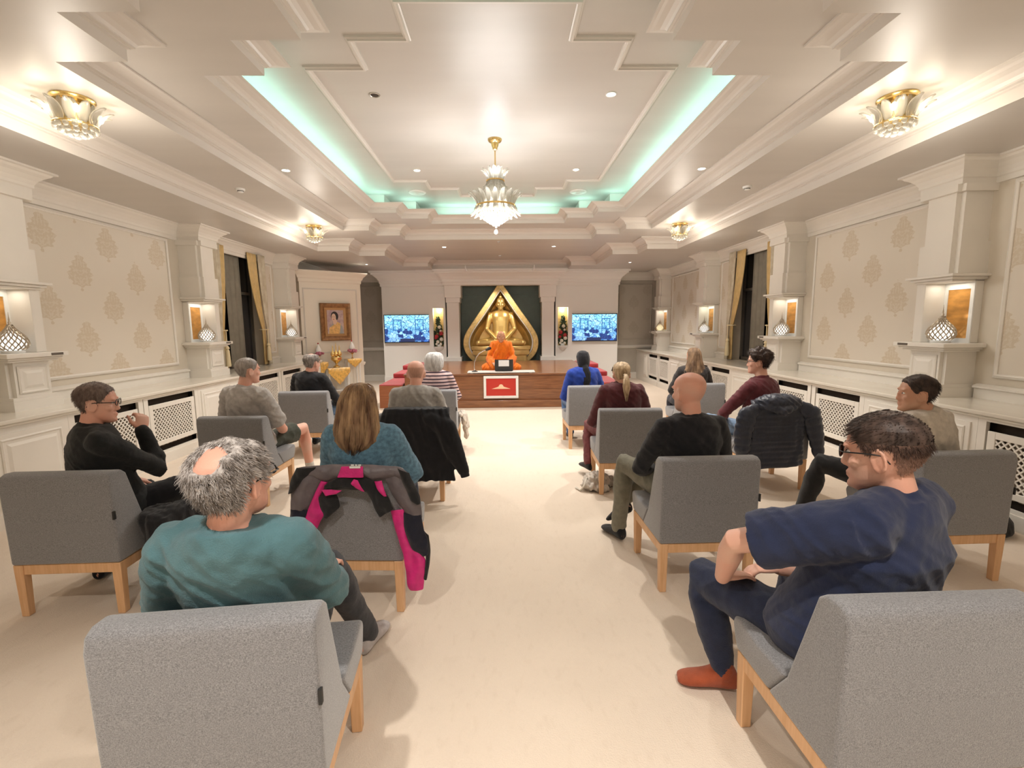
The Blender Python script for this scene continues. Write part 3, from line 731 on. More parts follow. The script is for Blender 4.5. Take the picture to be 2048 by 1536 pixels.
# ------------------------------------------------------------ altar wall
AY = 13.0
def box_s(mb, x0, x1, y0, y1, z0, z1):
    for s in (-1, 1): mb.box(s*x0, s*x1, y0, y1, z0, z1)
t = thing('altar_surround', 'white classical altar surround with pillars round a dark green recess', 'altar wall', (0, 0, 0))
for s in (-1, 1):
    p = MB(); p.box(s*1.95, s*3.22, AY, AY+0.55, 0, 2.75); p.box(s*1.95, s*3.225, AY-0.01, AY, 2.43, 2.45); p.box(s*1.95, s*3.23, AY-0.015, AY, 0.0, 0.2)
    p.build('screen_panel', 'altar', t)
    # flower-niche column: built round its opening
    c = MB(); x0, x1 = 1.50, 1.95; nx0, nx1 = 1.56, 1.84; nz0, nz1 = 1.02, 2.06; Yc = AY-0.07
    c.box(s*x0, s*x1, Yc, AY+0.4, 0, nz0); c.box(s*x0, s*x1, Yc, AY+0.4, nz1, 2.75)
    c.box(s*x0, s*nx0, Yc, AY+0.4, nz0, nz1); c.box(s*nx1, s*x1, Yc, AY+0.4, nz0, nz1)
    c.box(s*(x0-0.01), s*(x1+0.01), Yc-0.015, Yc, 2.43, 2.46); c.box(s*(x0-0.01), s*(x1+0.01), Yc-0.02, Yc, 0, 0.62); c.box(s*(x0-0.01), s*(x1+0.01), Yc-0.03, Yc, 0.62, 0.65)
    c.build('niche_column', 'altar', t)
    MB().box(s*nx0, s*nx1, AY+0.12, AY+0.14, nz0, nz1).build('gilt_niche_back', 'gold_frame', t)
    mb = MB(); prof = [(0.005, -0.13), (0.05, -0.12), (0.10, -0.08), (0.135, -0.03), (0.14, 0)]
    rows = []
    for r_, z_ in prof: rows.append([(s*1.70+r_*math.cos(PI+PI*k/12), Yc+0.9*r_*math.sin(PI+PI*k/12)-0.002, nz0+z_) for k in range(13)])
    mb.grid(rows); mb.add([rows[-1][k] for k in range(13)], [tuple(range(13))]); mb.build('half_bowl', 'altar', t, smooth=True)
    lamp('niche_light', 'POINT', (s*1.70, AY+0.02, 2.0), 1.6, (1.0, 0.82, 0.5), parent=t, size=0.03)
    # pillar
    q = MB(); Yp = AY-0.28
    q.box(s*1.05, s*1.50, Yp, AY+0.2, 0, 0.60); q.box(s*1.07, s*1.48, Yp+0.02, AY+0.2, 0.60, 0.74)
    q.box(s*1.11, s*1.44, Yp+0.05, AY+0.2, 0.74, 2.20); q.box(s*1.08, s*1.46, Yp+0.03, AY+0.2, 2.20, 2.33); q.box(s*1.05, s*1.49, Yp, AY+0.2, 2.33, 2.66)
    q.build('pillar', 'altar', t, bevel=0.006, bseg=1)
M['green'] = mat('dark_green_wall', (0.085, 0.125, 0.115), 0.5, noise_amt=0.06)
MB().box(-1.1, 1.1, AY+0.20, AY+0.25, 0, 2.70).build('green_backdrop', 'green', t)
MB().box(-1.1, 1.1, AY+0.17, AY+0.20, 2.42, 2.45).build('green_rail', 'green', t)
cw = [(3.22, 13.6), (3.22, AY), (1.96, AY), (1.96, AY-0.07), (1.50, AY-0.07), (1.50, AY-0.28), (-1.50, AY-0.28), (-1.50, AY-0.07), (-1.96, AY-0.07), (-1.96, AY), (-3.22, AY), (-3.22, 13.6)]
sweep(cw, [(0, 2.64), (0.03, 2.66), (0.03, 2.72), (0.05, 2.74), (0.05, 2.80), (0.07, 2.82), (0.10, 2.87), (0.17, 2.93), (0.22, 2.96), (0.22, 2.99), (0.26, 3.0), (0.26, 3.049), (0.0, 3.049)], 'cornice', 'altar', t)
MB().box(-1.5, 1.5, AY-0.27, AY+0.5, 2.66, 3.045).build('entablature', 'altar', t)

# leaf-shaped golden niche with the seated image
LY = 12.78
def leaf(k=1.0, dz=0.0, n=40):
    """spade outline: straight shoulders down from the tip, round belly; x half-width as a function of t"""
    top, bot, mid, W_ = 2.77, 0.37, 1.20, 1.02
    pts = []
    ctrl = [(0, top), (0.12, 2.60), (0.34, 2.27), (0.60, 1.90), (0.83, 1.58), (0.97, 1.34), (1.02, 1.12), (0.98, 0.90), (0.86, 0.71), (0.66, 0.55), (0.42, 0.44), (0.2, 0.38), (0, 0.36)]
    out = []
    for i in range(len(ctrl)-1):
        p0 = ctrl[max(i-1, 0)]; p1 = ctrl[i]; p2 = ctrl[i+1]; p3 = ctrl[min(i+2, len(ctrl)-1)]
        for u in (0, 0.25, 0.5, 0.75):
            f = lambda a, b_, c, d: 0.5*((2*b_)+(-a+c)*u+(2*a-5*b_+4*c-d)*u*u+(-a+3*b_-3*c+d)*u**3)
            out.append((f(p0[0], p1[0], p2[0], p3[0]), f(p0[1], p1[1], p2[1], p3[1])))
    out.append(ctrl[-1])
    c = 1.15
    half = [(x_*k, c+(z-c)*k+dz) for x_, z in out]
    return half + [(-x_, z) for x_, z in half[-2:0:-1]]
t = thing('leaf_shrine', 'large golden leaf-shaped shrine niche in the middle of the green recess', 'shrine', (0, 0, 0))
def leaf_sweep(steps, name, m):
    mb = MB(); rings = [[(x_, y, z) for x_, z in leaf(k)] for k, y in steps]
    for a, b_ in zip(rings, rings[1:]):
        for i in range(len(a)): mb.quad(a[i], a[(i+1)%len(a)], b_[(i+1)%len(a)], b_[i])
    return mb.build(name, m, t, smooth=True, sharp=35)
leaf_sweep([(1.0, AY+0.2), (1.0, LY+0.02), (0.985, LY), (0.865, LY-0.02), (0.85, LY)], 'gold_frame', 'gold_frame')
leaf_sweep([(0.855, LY-0.015), (0.84, LY-0.02), (0.825, LY-0.005), (0.825, LY+0.01)], 'silver_liner', 'white')
leaf_sweep([(0.825, LY+0.01), (0.815, LY+0.14), (0.76, LY+0.26), (0.60, LY+0.33), (0.3, LY+0.34), (0.01, LY+0.34)], 'golden_hollow', 'gold')
# ------------------------------------------------------------ dais and what stands on it
M['wood'] = mat('polished_walnut', (0.17, 0.062, 0.024), 0.3, col2=(0.29, 0.12, 0.048), noise_scale=5, stretch=(0.6, 5, 9), detail=8, coat=0.3)
M['redwood'] = mat('orange_wood', (0.24, 0.075, 0.03), 0.35, col2=(0.33, 0.115, 0.045), noise_scale=5, stretch=(0.6, 5, 9))
M['redcloth'] = mat('crimson_carpet', (0.42, 0.035, 0.045), 0.8, noise_amt=0.15, noise_scale=14, sheen=0.3)
DZ, DYF = 0.66, 9.12
t = thing('stage', 'long low polished wooden stage in front of the altar', 'stage', (0, 0, 0))
d = MB(); d.box(-1.86, 1.86, DYF, 12.38, 0.14, DZ-0.03); d.box(-1.86, 1.86, DYF-0.008, DYF, 0.585, 0.60); d.box(-1.86, 1.86, DYF-0.008, DYF, 0.36, 0.366)
d.build('front_panel', 'wood', t)
MB().box(-1.90, 1.90, DYF-0.10, 12.38, 0, 0.14).build('plinth', 'wood', t, bevel=0.008)
MB().box(-1.88, 1.88, DYF-0.03, 12.40, DZ-0.03, DZ).build('top', 'wood', t, bevel=0.006)
for s in (-1, 1):
    tt = thing('side_step', 'red carpeted wooden side step at the %s end of the stage' % ('left' if s < 0 else 'right'), 'step', (0, 0, 0))
    MB().box(s*1.905, s*2.36, DYF, 12.3, 0, 0.44).build('body', 'redwood', tt)
    MB().box(s*1.905, s*2.36, DYF, 12.3, 0.44, 0.46).build('red_carpet', 'redcloth', tt, bevel=0.006)
    MB().box(s*1.905, s*2.36, 10.3, 12.3, 0.461, 0.56).build('upper_cushion', 'redcloth', tt, bevel=0.02, bseg=3)
    MB().box(s*1.905, s*2.34, 11.2, 12.2, 0.561, 0.66).build('upper_cushion', 'redcloth', tt, bevel=0.02, bseg=3)

# framed red sign on the stage front
M['signred'] = mat('sign_red', (0.52, 0.028, 0.018), 0.4); M['signcream'] = mat('sign_cream', (0.88, 0.62, 0.42), 0.5)
A = at(967, 752, DYF-0.02); B_ = at(1037, 796, DYF-0.02)
x0, x1, z1, z0 = A.x, B_.x, A.z, B_.z
t = thing('framed_sign', 'white framed red sign with a pale dome emblem on the stage front', 'sign', (0, DYF-0.012, 0))
fr = MB()
for (a, b_, c, dd) in ((x0, x1, z0, z0+0.05), (x0, x1, z1-0.05, z1), (x0, x0+0.05, z0+0.05, z1-0.05), (x1-0.05, x1, z0+0.05, z1-0.05)): fr.box(a, b_, -0.035, 0, c, dd)
fr.build('frame', 'white', t, bevel=0.006)
MB().box(x0+0.05, x1-0.05, -0.015, 0, z0+0.05, z1-0.05).build('red_panel', 'signred', t)
cx_, cz_ = (x0+x1)/2, (z0+z1)/2-0.035; em = MB()
pts = [(-0.185, 0.0), (-0.09, 0.03), (-0.05, 0.045), (-0.035, 0.075), (-0.012, 0.09), (0.012, 0.09), (0.035, 0.075), (0.05, 0.045), (0.09, 0.03), (0.185, 0.0)]
em.prism([(cx_+a, cz_+b_) for a, b_ in pts], 'y', -0.020, -0.016); em.build('dome_emblem', 'signcream', t)

# low white desk, laptop, microphone
t = thing('low_desk', 'thin white low desk board on the front edge of the stage', 'desk', (0.02, 9.27, DZ))
MB().box(-0.66, 0.66, -0.16, 0.16, 0.012, 0.032).build('top', 'white', t, bevel=0.004)
for s in (-1, 1): MB().box(s*0.55, s*0.6, -0.14, 0.14, 0, 0.012).build('foot', 'white', t)
LZ = DZ+0.032
t = thing('laptop', 'black laptop with a white paper label on its lid facing the room', 'laptop', (0.075, 9.22, LZ))
MB().box(-0.17, 0.17, 0.0, 0.24, 0.002, 0.018).build('keyboard_base', 'black', t, bevel=0.004)
l = MB(); l.prism([(-0.005, 0.012), (-0.05, 0.235), (-0.043, 0.237), (0.003, 0.014)], 'x', -0.18, 0.18); lid = l.build('lid', 'black', t, bevel=0.002, bseg=1)
pp = MB(); pp.prism([(-0.026, 0.10), (-0.0495, 0.222), (-0.0505, 0.222), (-0.027, 0.10)], 'x', -0.105, 0.10); pp.build('paper_label', mat('paper', (0.80, 0.80, 0.82), 0.7, noise_amt=0.06, noise_scale=60), lid)
t = thing('microphone', 'gooseneck microphone with silver stem curving toward the person in orange', 'microphone', (-0.50, 9.20, LZ))
MB().lathe([(0.06, 0), (0.06, 0.01), (0.03, 0.02), (0.012, 0.03)], 20).build('base', 'black', t, smooth=True)
MB().tube([(0, 0, 0.02), (-0.005, 0, 0.10), (0.0, 0.01, 0.18), (0.03, 0.02, 0.27), (0.09, 0.04, 0.35), (0.17, 0.06, 0.40), (0.24, 0.08, 0.425)], 0.011, 8).build('gooseneck', 'chrome', t, smooth=True)
MB().tube([(0.23, 0.077, 0.42), (0.27, 0.09, 0.44), (0.30, 0.10, 0.45)], [0.022, 0.034, 0.03], 12).build('foam_head', 'black', t, smooth=True)

# seated golden image's pedestal
t = thing('statue_plinth', 'tall rounded golden drum under the seated golden statue', 'plinth', (0, LY-0.02, 0))
MB().lathe([(0.80, 0.30), (0.80, 0.36), (0.70, 0.40), (0.70, 0.78), (0.76, 0.80), (0.78, 0.86), (0.76, 0.92), (0.80, 0.94), (0.80, 1.02), (0.78, 1.035)], 48, sx=1, sy=0.36).build('drum', 'gold', t, smooth=True)

# ------------------------------------------------------------ wall screens
m, nt, b = nmat('screen_picture'); M['screen'] = m; x = NX(nt)
tc = nt.nodes.new('ShaderNodeTexCoord'); sep = nt.nodes.new('ShaderNodeSeparateXYZ'); nt.links.new(tc.outputs['Object'], sep.inputs[0])
vo = nt.nodes.new('ShaderNodeTexVoronoi'); vo.feature = 'DISTANCE_TO_EDGE'; vo.inputs['Scale'].default_value = 11
nz_ = nt.nodes.new('ShaderNodeTexNoise'); nz_.inputs['Scale'].default_value = 9
va = nt.nodes.new('ShaderNodeVectorMath'); va.operation = 'ADD'; nt.links.new(tc.outputs['Object'], nz_.inputs[0]); nt.links.new(tc.outputs['Object'], va.inputs[0])
vs_ = nt.nodes.new('ShaderNodeVectorMath'); vs_.operation = 'SCALE'; vs_.inputs['Scale'].default_value = 0.12; nt.links.new(nz_.outputs[1], vs_.inputs[0]); nt.links.new(vs_.outputs[0], va.inputs[1])
nt.links.new(va.outputs[0], vo.inputs['Vector'])
edge = x.m('LESS_THAN', vo.outputs['Distance'], 0.05)
vc = nt.nodes.new('ShaderNodeTexVoronoi'); vc.inputs['Scale'].default_value = 11; nt.links.new(va.outputs[0], vc.inputs['Vector'])
sp2 = nt.nodes.new('ShaderNodeSeparateColor'); nt.links.new(vc.outputs['Color'], sp2.inputs[0])
zz = x.m('ADD', x.m('MULTIPLY', sep.outputs[2], 1.6), 0.5)
base = x.mix(zz, (0.03, 0.13, 0.50), (0.20, 0.62, 0.85))
c = x.mix(x.m('MULTIPLY', sp2.outputs[0], 0.6), base, (0.55, 0.90, 0.95))
c = x.mix(x.m('MULTIPLY', x.m('LESS_THAN', sp2.outputs[1], 0.25), x.m('LESS_THAN', sep.outputs[2], 0.0)), c, (0.01, 0.03, 0.15))
c = x.mix(edge, c, (0.02, 0.10, 0.30))
# the two window-like frames that show in the picture
def frame_mask(cx, cz, w_, h_, th):
    ax = x.m('ABSOLUTE', x.m('SUBTRACT', sep.outputs[0], cx)); az = x.m('ABSOLUTE', x.m('SUBTRACT', sep.outputs[2], cz))
    d_ = x.m('MAXIMUM', x.m('SUBTRACT', ax, w_), x.m('SUBTRACT', az, h_))
    return x.m('MULTIPLY', x.m('LESS_THAN', d_, 0), x.m('GREATER_THAN', d_, -th))
for q in (-0.27, 0.33):
    c = x.mix(frame_mask(q, 0.10, 0.12, 0.15, 0.025), c, (0.02, 0.12, 0.32))
c = x.mix(frame_mask(0.0, -0.42, 0.2, 0.15, 0.4), c, (0.01, 0.02, 0.07))
b.inputs['Base Color'].default_value = (0.01, 0.01, 0.01, 1); nt.links.new(c, b.inputs['Emission Color']); b.inputs['Emission Strength'].default_value = 1.35
for s, pa, pb, lb in ((-1, (767, 629.5), (862, 685), 'wall-mounted screen with a blue picture, left of the golden shrine'), (1, (1141, 627.5), (1234, 682), 'wall-mounted screen with a blue picture, right of the golden shrine')):
    A = at(*pa, AY-0.05); B_ = at(*pb, AY-0.05); w2, h2 = (B_.x-A.x)/2, (A.z-B_.z)/2
    t = thing('wall_television', lb, 'television', ((A.x+B_.x)/2, AY-0.012, (A.z+B_.z)/2))
    MB().box(-w2, w2, -0.045, 0.0, -h2, h2).build('casing', 'black', t, bevel=0.005)
    MB().box(-w2+0.02, w2-0.02, -0.047, -0.0455, -h2+0.025, h2-0.02).build('lit_screen', 'screen', t)
    MB().box(-w2, w2, -0.05, -0.01, -h2-0.012, -h2).build('silver_lower_edge', 'steel', t)

# flower arrangements in the two niches
M['leaf'] = mat('dark_leaf', (0.03, 0.065, 0.03), 0.5, noise_amt=0.4, noise_scale=20); M['petal_w'] = mat('white_petals', (0.80, 0.76, 0.66), 0.6)
M['petal_r'] = mat('crimson_petals', (0.45, 0.03, 0.04), 0.6); M['petal_p'] = mat('dusky_pink_petals', (0.48, 0.16, 0.22), 0.6, noise_amt=0.3, noise_scale=30)
def blossom(r, mname, parent, c, rnd):
    mb = MB(); 
    for ringn, (n, rr, rz, tilt) in enumerate(((1, 0.0, 0.35, 0), (5, 0.38, 0.2, 0.7), (7, 0.68, 0.0, 1.2))):
        for k in range(n):
            a = 2*PI*k/n+ringn*0.4; mb.ell((r*rr*math.cos(a), -abs(r*rz)-0.0, r*rr*math.sin(a)), (r*0.42, r*0.26, r*0.42), 8, 5)
    o = mb.build('blossom', mname, parent, smooth=True, sharp=0); o.location = c; return o
for s in (-1, 1):
    rnd = random.Random(5+s)
    t = thing('flower_arrangement', 'red and white flowers with leafy spire in the niche %s of the shrine' % ('left' if s < 0 else 'right'), 'flowers', (s*1.70, AY+0.03, 1.021), 0, 'niche flower arrangements')
    lf = MB()
    for k in range(130):
        z = rnd.uniform(0, 0.75); x_ = rnd.uniform(-0.12, 0.12)*(1-max(0, z-0.25)/0.62)+0.02*s; a = rnd.uniform(-1.2, 1.2)
        M3 = Matrix.Rotation(a, 3, 'Y') @ Matrix.Rotation(rnd.uniform(-.6, .6), 3, 'X')
        lf.ell((x_, rnd.uniform(-0.05, 0.03), z+0.04), (0.022, 0.008, 0.05), 6, 5, M3)
    lf.build('foliage', 'leaf', t, smooth=True, sharp=0)['kind'] = 'stuff'
    MB().lathe([(0.05, 0), (0.065, 0.02), (0.07, 0.06)], 14).build('bowl', 'white', t, smooth=True)
    for (x_, z_, r, mm) in ((0.02, 0.53, 0.045, 'petal_w'), (0.05, 0.43, 0.03, 'petal_w'), (-0.06*s, 0.36, 0.055, 'petal_r'), (0.06*s, 0.28, 0.05, 'petal_r'), (-0.08, 0.24, 0.04, 'petal_r'), (0.07, 0.20, 0.05, 'petal_w'), (-0.03, 0.13, 0.045, 'petal_w'), (0.05, 0.07, 0.035, 'petal_w'), (-0.07, 0.07, 0.03, 'petal_w')):
        blossom(r, mm, t, (x_, -0.07, z_), rnd)

# ------------------------------------------------------------ portrait unit at the left of the altar, turned toward the room
PA, PB = Vector((-4.42, 10.62)), Vector((-3.33, 11.46))
pu = (PB-PA).normalized(); prz = math.atan2(pu.y, pu.x); PW = (PB-PA).length
pn = Vector((pu.y, -pu.x))      # faces the room
def on_unit(px, py, off=0.0):
    d_ = _F + _R2*((px-1024)/FPX) + _U2*((768-py)/FPX); o = Vector((CAM_X, 0, CAM_H)); p0 = PA+pn*off
    n3 = Vector((pn.x, pn.y, 0)); k = (Vector((p0.x, p0.y, 0))-Vector((o.x, o.y, 0))).dot(n3)/d_.dot(n3); p = o+d_*k
    return (Vector((p.x, p.y))-PA).dot(pu), p.z
t = thing('portrait_unit', 'tall cream panelled unit turned toward the room, carrying the framed portrait', 'wall unit', (PA.x, PA.y, 0), prz)
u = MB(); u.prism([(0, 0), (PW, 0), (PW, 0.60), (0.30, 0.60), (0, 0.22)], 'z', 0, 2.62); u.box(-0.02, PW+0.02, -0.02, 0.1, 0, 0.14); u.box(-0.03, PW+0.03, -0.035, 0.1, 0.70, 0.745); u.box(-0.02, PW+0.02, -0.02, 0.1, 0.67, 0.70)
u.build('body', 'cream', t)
co = MB(); pl_ = 0
cwp = [(0.30, 0.60), (PW, 0.60), (PW, 0), (0, 0), (0, 0.20)]
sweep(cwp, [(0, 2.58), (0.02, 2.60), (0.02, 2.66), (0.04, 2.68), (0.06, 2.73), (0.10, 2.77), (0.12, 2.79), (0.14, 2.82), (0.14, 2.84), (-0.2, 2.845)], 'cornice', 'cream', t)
MB().prism([(0.02, 0.02), (PW-0.02, 0.02), (PW-0.02, 0.58), (0.32, 0.58), (0.02, 0.2)], 'z', 2.6, 2.84).build('top_board', 'trim', t)
fr = MB(); pts = [(0.09, 1.02), (PW-0.12, 1.02), (PW-0.12, 2.43), (0.09, 2.43)]; rings = []
for a, h in [(0, 0), (0, .6), (.4, 1), (1, .5), (1, 0)]: rings.append([(q[0], -h*0.016, q[1]) for q in offset_poly(pts, -a*0.03)])
for a, b_ in zip(rings, rings[1:]):
    for i in range(4): fr.quad(a[i], a[(i+1)%4], b_[(i+1)%4], b_[i])
fr.build('panel_moulding', 'trim', t)
# the portrait
M['bronze'] = mat('bronze_frame', (0.30, 0.15, 0.06), 0.4, 0.4, noise_amt=0.3, noise_scale=14); M['frame_inner'] = mat('gilt_frame_inner', (0.55, 0.33, 0.15), 0.4, 0.4)
a0 = on_unit(638, 606, 0.03); a1 = on_unit(702, 680, 0.03)
pw_, ph_ = abs(a1[0]-a0[0]), abs(a0[1]-a1[1])
t = thing('framed_portrait', 'portrait of a dark haired person in a yellow sash in a heavy bronze frame', 'picture', tuple(Vector((PA.x, PA.y, 0))+Vector((pu.x*(a0[0]+a1[0])/2+pn.x*0.017, pu.y*(a0[0]+a1[0])/2+pn.y*0.017, (a0[1]+a1[1])/2))), prz)
def frame_loft(w_, h_, steps, name, m, parent):
    mb = MB(); rings = []
    pts = [(-w_, -h_), (w_, -h_), (w_, h_), (-w_, h_)]
    for dd, y in steps: rings.append([(q[0], y, q[1]) for q in offset_poly(pts, dd)])
    for a, b_ in zip(rings, rings[1:]):
        for i in range(4): mb.quad(a[i], a[(i+1)%4], b_[(i+1)%4], b_[i])
    return mb.build(name, m, parent)
W2, H2 = pw_/2, ph_/2
frame_loft(W2, H2, [(0, 0), (0, -0.07), (0.02, -0.085), (0.05, -0.08), (0.10, -0.045)], 'outer_frame', 'bronze', t)
frame_loft(W2-0.10, H2-0.10, [(0, -0.045), (0.01, -0.05), (0.05, -0.025), (0.055, -0.02)], 'inner_frame', 'frame_inner', t)
IW, IH = W2-0.155, H2-0.155
pic = MB().box(-IW-0.01, IW+0.01, -0.02, -0.002, -IH-0.01, IH+0.01).build('painted_ground', mat('portrait_ground', (0.62, 0.50, 0.46), 0.6, col2=(0.42, 0.28, 0.32), noise_scale=16), t)
def flat(parent, name, pts, y, m):
    mb = MB(); mb.prism([(a*IW, c*IH) for a, c in pts], 'y', y-0.001, y); return mb.build(name, m, parent)
def oval(cx, cz, rx, rz, n=20, a0_=0, a1_=2*PI): return [(cx+rx*math.cos(a0_+(a1_-a0_)*k/n), cz+rz*math.sin(a0_+(a1_-a0_)*k/n)) for k in range(n)]
flat(pic, 'painted_hair', oval(-0.08, 0.48, 0.46, 0.40), -0.021, mat('paint_black', (0.02, 0.015, 0.015), 0.6))
flat(pic, 'painted_blouse', [(-0.85, -1), (-0.75, -0.45), (-0.3, -0.1), (0.3, -0.1), (0.8, -0.35), (0.95, -1)], -0.0215, mat('paint_slate', (0.35, 0.37, 0.38), 0.6))
flat(pic, 'painted_sash', [(-0.85, -1), (-0.78, -0.5), (-0.2, -0.2), (0.25, 0.0), (0.6, -0.15), (0.45, -1)], -0.023, mat('paint_yellow', (0.80, 0.50, 0.18), 0.6, noise_amt=0.2, noise_scale=25))
flat(pic, 'painted_neck', [(-0.28, 0.25), (-0.30, -0.15), (0.0, -0.25), (0.2, 0.0), (0.1, 0.25)], -0.024, mat('paint_skin', (0.78, 0.55, 0.42), 0.6))
flat(pic, 'painted_face', oval(-0.20, 0.38, 0.27, 0.33), -0.025, bpy.data.materials['paint_skin'])
flat(pic, 'painted_mouth', oval(-0.22, 0.22, 0.09, 0.035, 10), -0.0265, mat('paint_lips', (0.55, 0.12, 0.12), 0.6))
for q in (-0.31, -0.12): flat(pic, 'painted_eye', oval(q, 0.43, 0.045, 0.025, 8), -0.0265, bpy.data.materials['paint_black'])

# offering tables with gold cloths
M['goldcloth'] = mat('gold_satin_cloth', (0.80, 0.47, 0.10), 0.35, noise_amt=0.25, noise_scale=25, sheen=0.4)
def on_u(uu, off): return Vector((PA.x, PA.y, 0))+Vector((pu.x*uu+pn.x*off, pu.y*uu+pn.y*off, 0))
def table(px, off, w_, dpt, h_, label, drop):
    uu = on_unit(px, 720, off)[0]
    t = thing('offering_table', label, 'table', on_u(uu, off), prz)
    MB().box(-w_/2, w_/2, -dpt/2, dpt/2, h_-0.03, h_).build('top', 'white', t, bevel=0.005)
    for sx_ in (-1, 1):
        for sy_ in (-1, 1): MB().tube([(sx_*(w_/2-0.03), sy_*(dpt/2-0.03), h_-0.03), (sx_*(w_/2-0.03), sy_*(dpt/2-0.03), 0.0)], [0.018, 0.012], 8, caps=False).build('leg', 'white', t)
    MB().box(-w_/2+0.03, w_/2-0.03, -dpt/2+0.02, dpt/2-0.02, 0.14, 0.16).build('lower_shelf', 'white', t)
    cl = MB(); n = 16; rows = []
    for j in range(7):
        r = []
        for k in range(n+1):
            q = k/n*2-1; dp = drop*(1-abs(q)*0.75); z = h_+0.004-dp*max(0, (j-2)/4.0) if j > 2 else h_+0.006
            y = (dpt/2-0.01)-(dpt+0.01)*min(1, j/2.0) - (0.012+0.01*math.sin(k*1.9) if j > 2 else 0.0)
            r.append((q*(w_/2+0.008), y, z))
        rows.append(r)
    cl.grid(rows)
    o = cl.build('gold_cloth', 'goldcloth', smooth=True, sharp=0); o.modifiers.new('thick', 'SOLIDIFY').thickness = 0.004
    o.location = on_u(uu, off); o.rotation_euler = (0, 0, prz); tag(o, 'gold satin cloth with hanging point over the ' + label.split(' white')[0] + ' table', 'tablecloth', 'gold cloths on the offering tables')
    return uu
u1 = table(638, 0.20, 0.30, 0.26, 0.80, 'left narrow white offering table below the portrait', 0.30)
u2 = table(673, 0.30, 0.48, 0.28, 0.66, 'central white offering table below the portrait', 0.38)
u3 = table(705, 0.20, 0.32, 0.26, 0.84, 'right narrow white offering table below the portrait', 0.20)
def bouquet(uu, off, z, label):
    t = thing('flower_vase', label, 'flowers', on_u(uu, off)+Vector((0, 0, z)), prz)
    MB().lathe([(0.035, 0), (0.03, 0.01), (0.01, 0.03), (0.012, 0.10), (0.04, 0.13)], 14).build('stem_vase', 'brass', t, smooth=True)
    r_ = random.Random(int(uu*100)); mb = MB()
    for k in range(26):
        a, q = r_.uniform(0, 2*PI), r_.uniform(0, 0.10); mb.ell((q*math.cos(a), q*math.sin(a), 0.17+r_.uniform(-0.02, 0.06)*(1-q*4)), (0.03, 0.03, 0.026), 8, 6)
    mb.build('blossom_cluster', 'petal_p', t, smooth=True, sharp=0)['kind'] = 'stuff'
    MB().lathe([(0.02, 0.20), (0.06, 0.23), (0.065, 0.27), (0.04, 0.33), (0.015, 0.38), (0.012, 0.40)], 16).build('white_glass_bud', 'white', t, smooth=True)
    MB().lathe([(0.014, 0.40), (0.018, 0.415), (0.01, 0.43)], 10).build('red_cap', 'petal_r', t, smooth=True)
bouquet(u1, 0.20, 0.808, 'pink flower cluster under a white bud glass, left of the golden vessel')
bouquet(u3, 0.20, 0.848, 'pink flower cluster under a white bud glass, right of the golden vessel')
t = thing('golden_vessel', 'golden footed offering vessel with spires on the central offering table', 'vessel', on_u(u2, 0.30)+Vector((0, 0, 0.674)), prz)
MB().lathe([(0.08, 0), (0.075, 0.02), (0.03, 0.05), (0.028, 0.09), (0.07, 0.13), (0.115, 0.17), (0.12, 0.23), (0.11, 0.24)], 24).build('footed_bowl', 'brass', t, smooth=True)
for q in (-0.075, 0.0, 0.075):
    sp = MB(); sp.lathe([(0.02, 0.24), (0.045, 0.27), (0.05, 0.31), (0.035, 0.35), (0.012, 0.38), (0.012, 0.44), (0.005, 0.50 if q else 0.56)], 14, (q, 0.0, 0)); sp.build('spire', 'brass', t, smooth=True)
# ------------------------------------------------------------ upholstered chairs
m, nt, b = nmat('grey_melange_fabric'); M['fabric'] = m; x = NX(nt)
tc = nt.nodes.new('ShaderNodeTexCoord'); mp = nt.nodes.new('ShaderNodeMapping'); mp.inputs['Scale'].default_value = (1, 1, 0.45); nt.links.new(tc.outputs['Object'], mp.inputs[0])
mp2 = nt.nodes.new('ShaderNodeMapping'); mp2.inputs['Scale'].default_value = (0.4, 0.4, 1); nt.links.new(tc.outputs['Object'], mp2.inputs[0])
n1 = x.noise(mp.outputs[0], 520, 2); n2 = x.noise(mp2.outputs[0], 520, 2); n3 = x.noise(tc.outputs['Object'], 6, 2)
k = x.m('MULTIPLY', x.m('ADD', n1, n2), 0.5)
k = x.m('MULTIPLY_ADD', k, 3.2, -1.1); k.node.use_clamp = True
c = x.mix(k, (0.115, 0.115, 0.122), (0.33, 0.33, 0.345)); c = x.mix(x.m('MULTIPLY', n3, 0.15), c, (0.20, 0.19, 0.185))
nt.links.new(c, b.inputs['Base Color']); b.inputs['Roughness'].default_value = 0.85; b.inputs['Specular IOR Level'].default_value = 0.2
b.inputs['Sheen Weight'].default_value = 0.5; b.inputs['Sheen Roughness'].default_value = 0.5
bp = nt.nodes.new('ShaderNodeBump'); bp.inputs['Strength'].default_value = 0.3; bp.inputs['Distance'].default_value = 0.004
nt.links.new(k, bp.inputs['Height']); nt.links.new(bp.outputs[0], b.inputs['Normal'])
M['tag'] = mat('black_label', (0.015, 0.015, 0.015), 0.6)
CW = 0.58
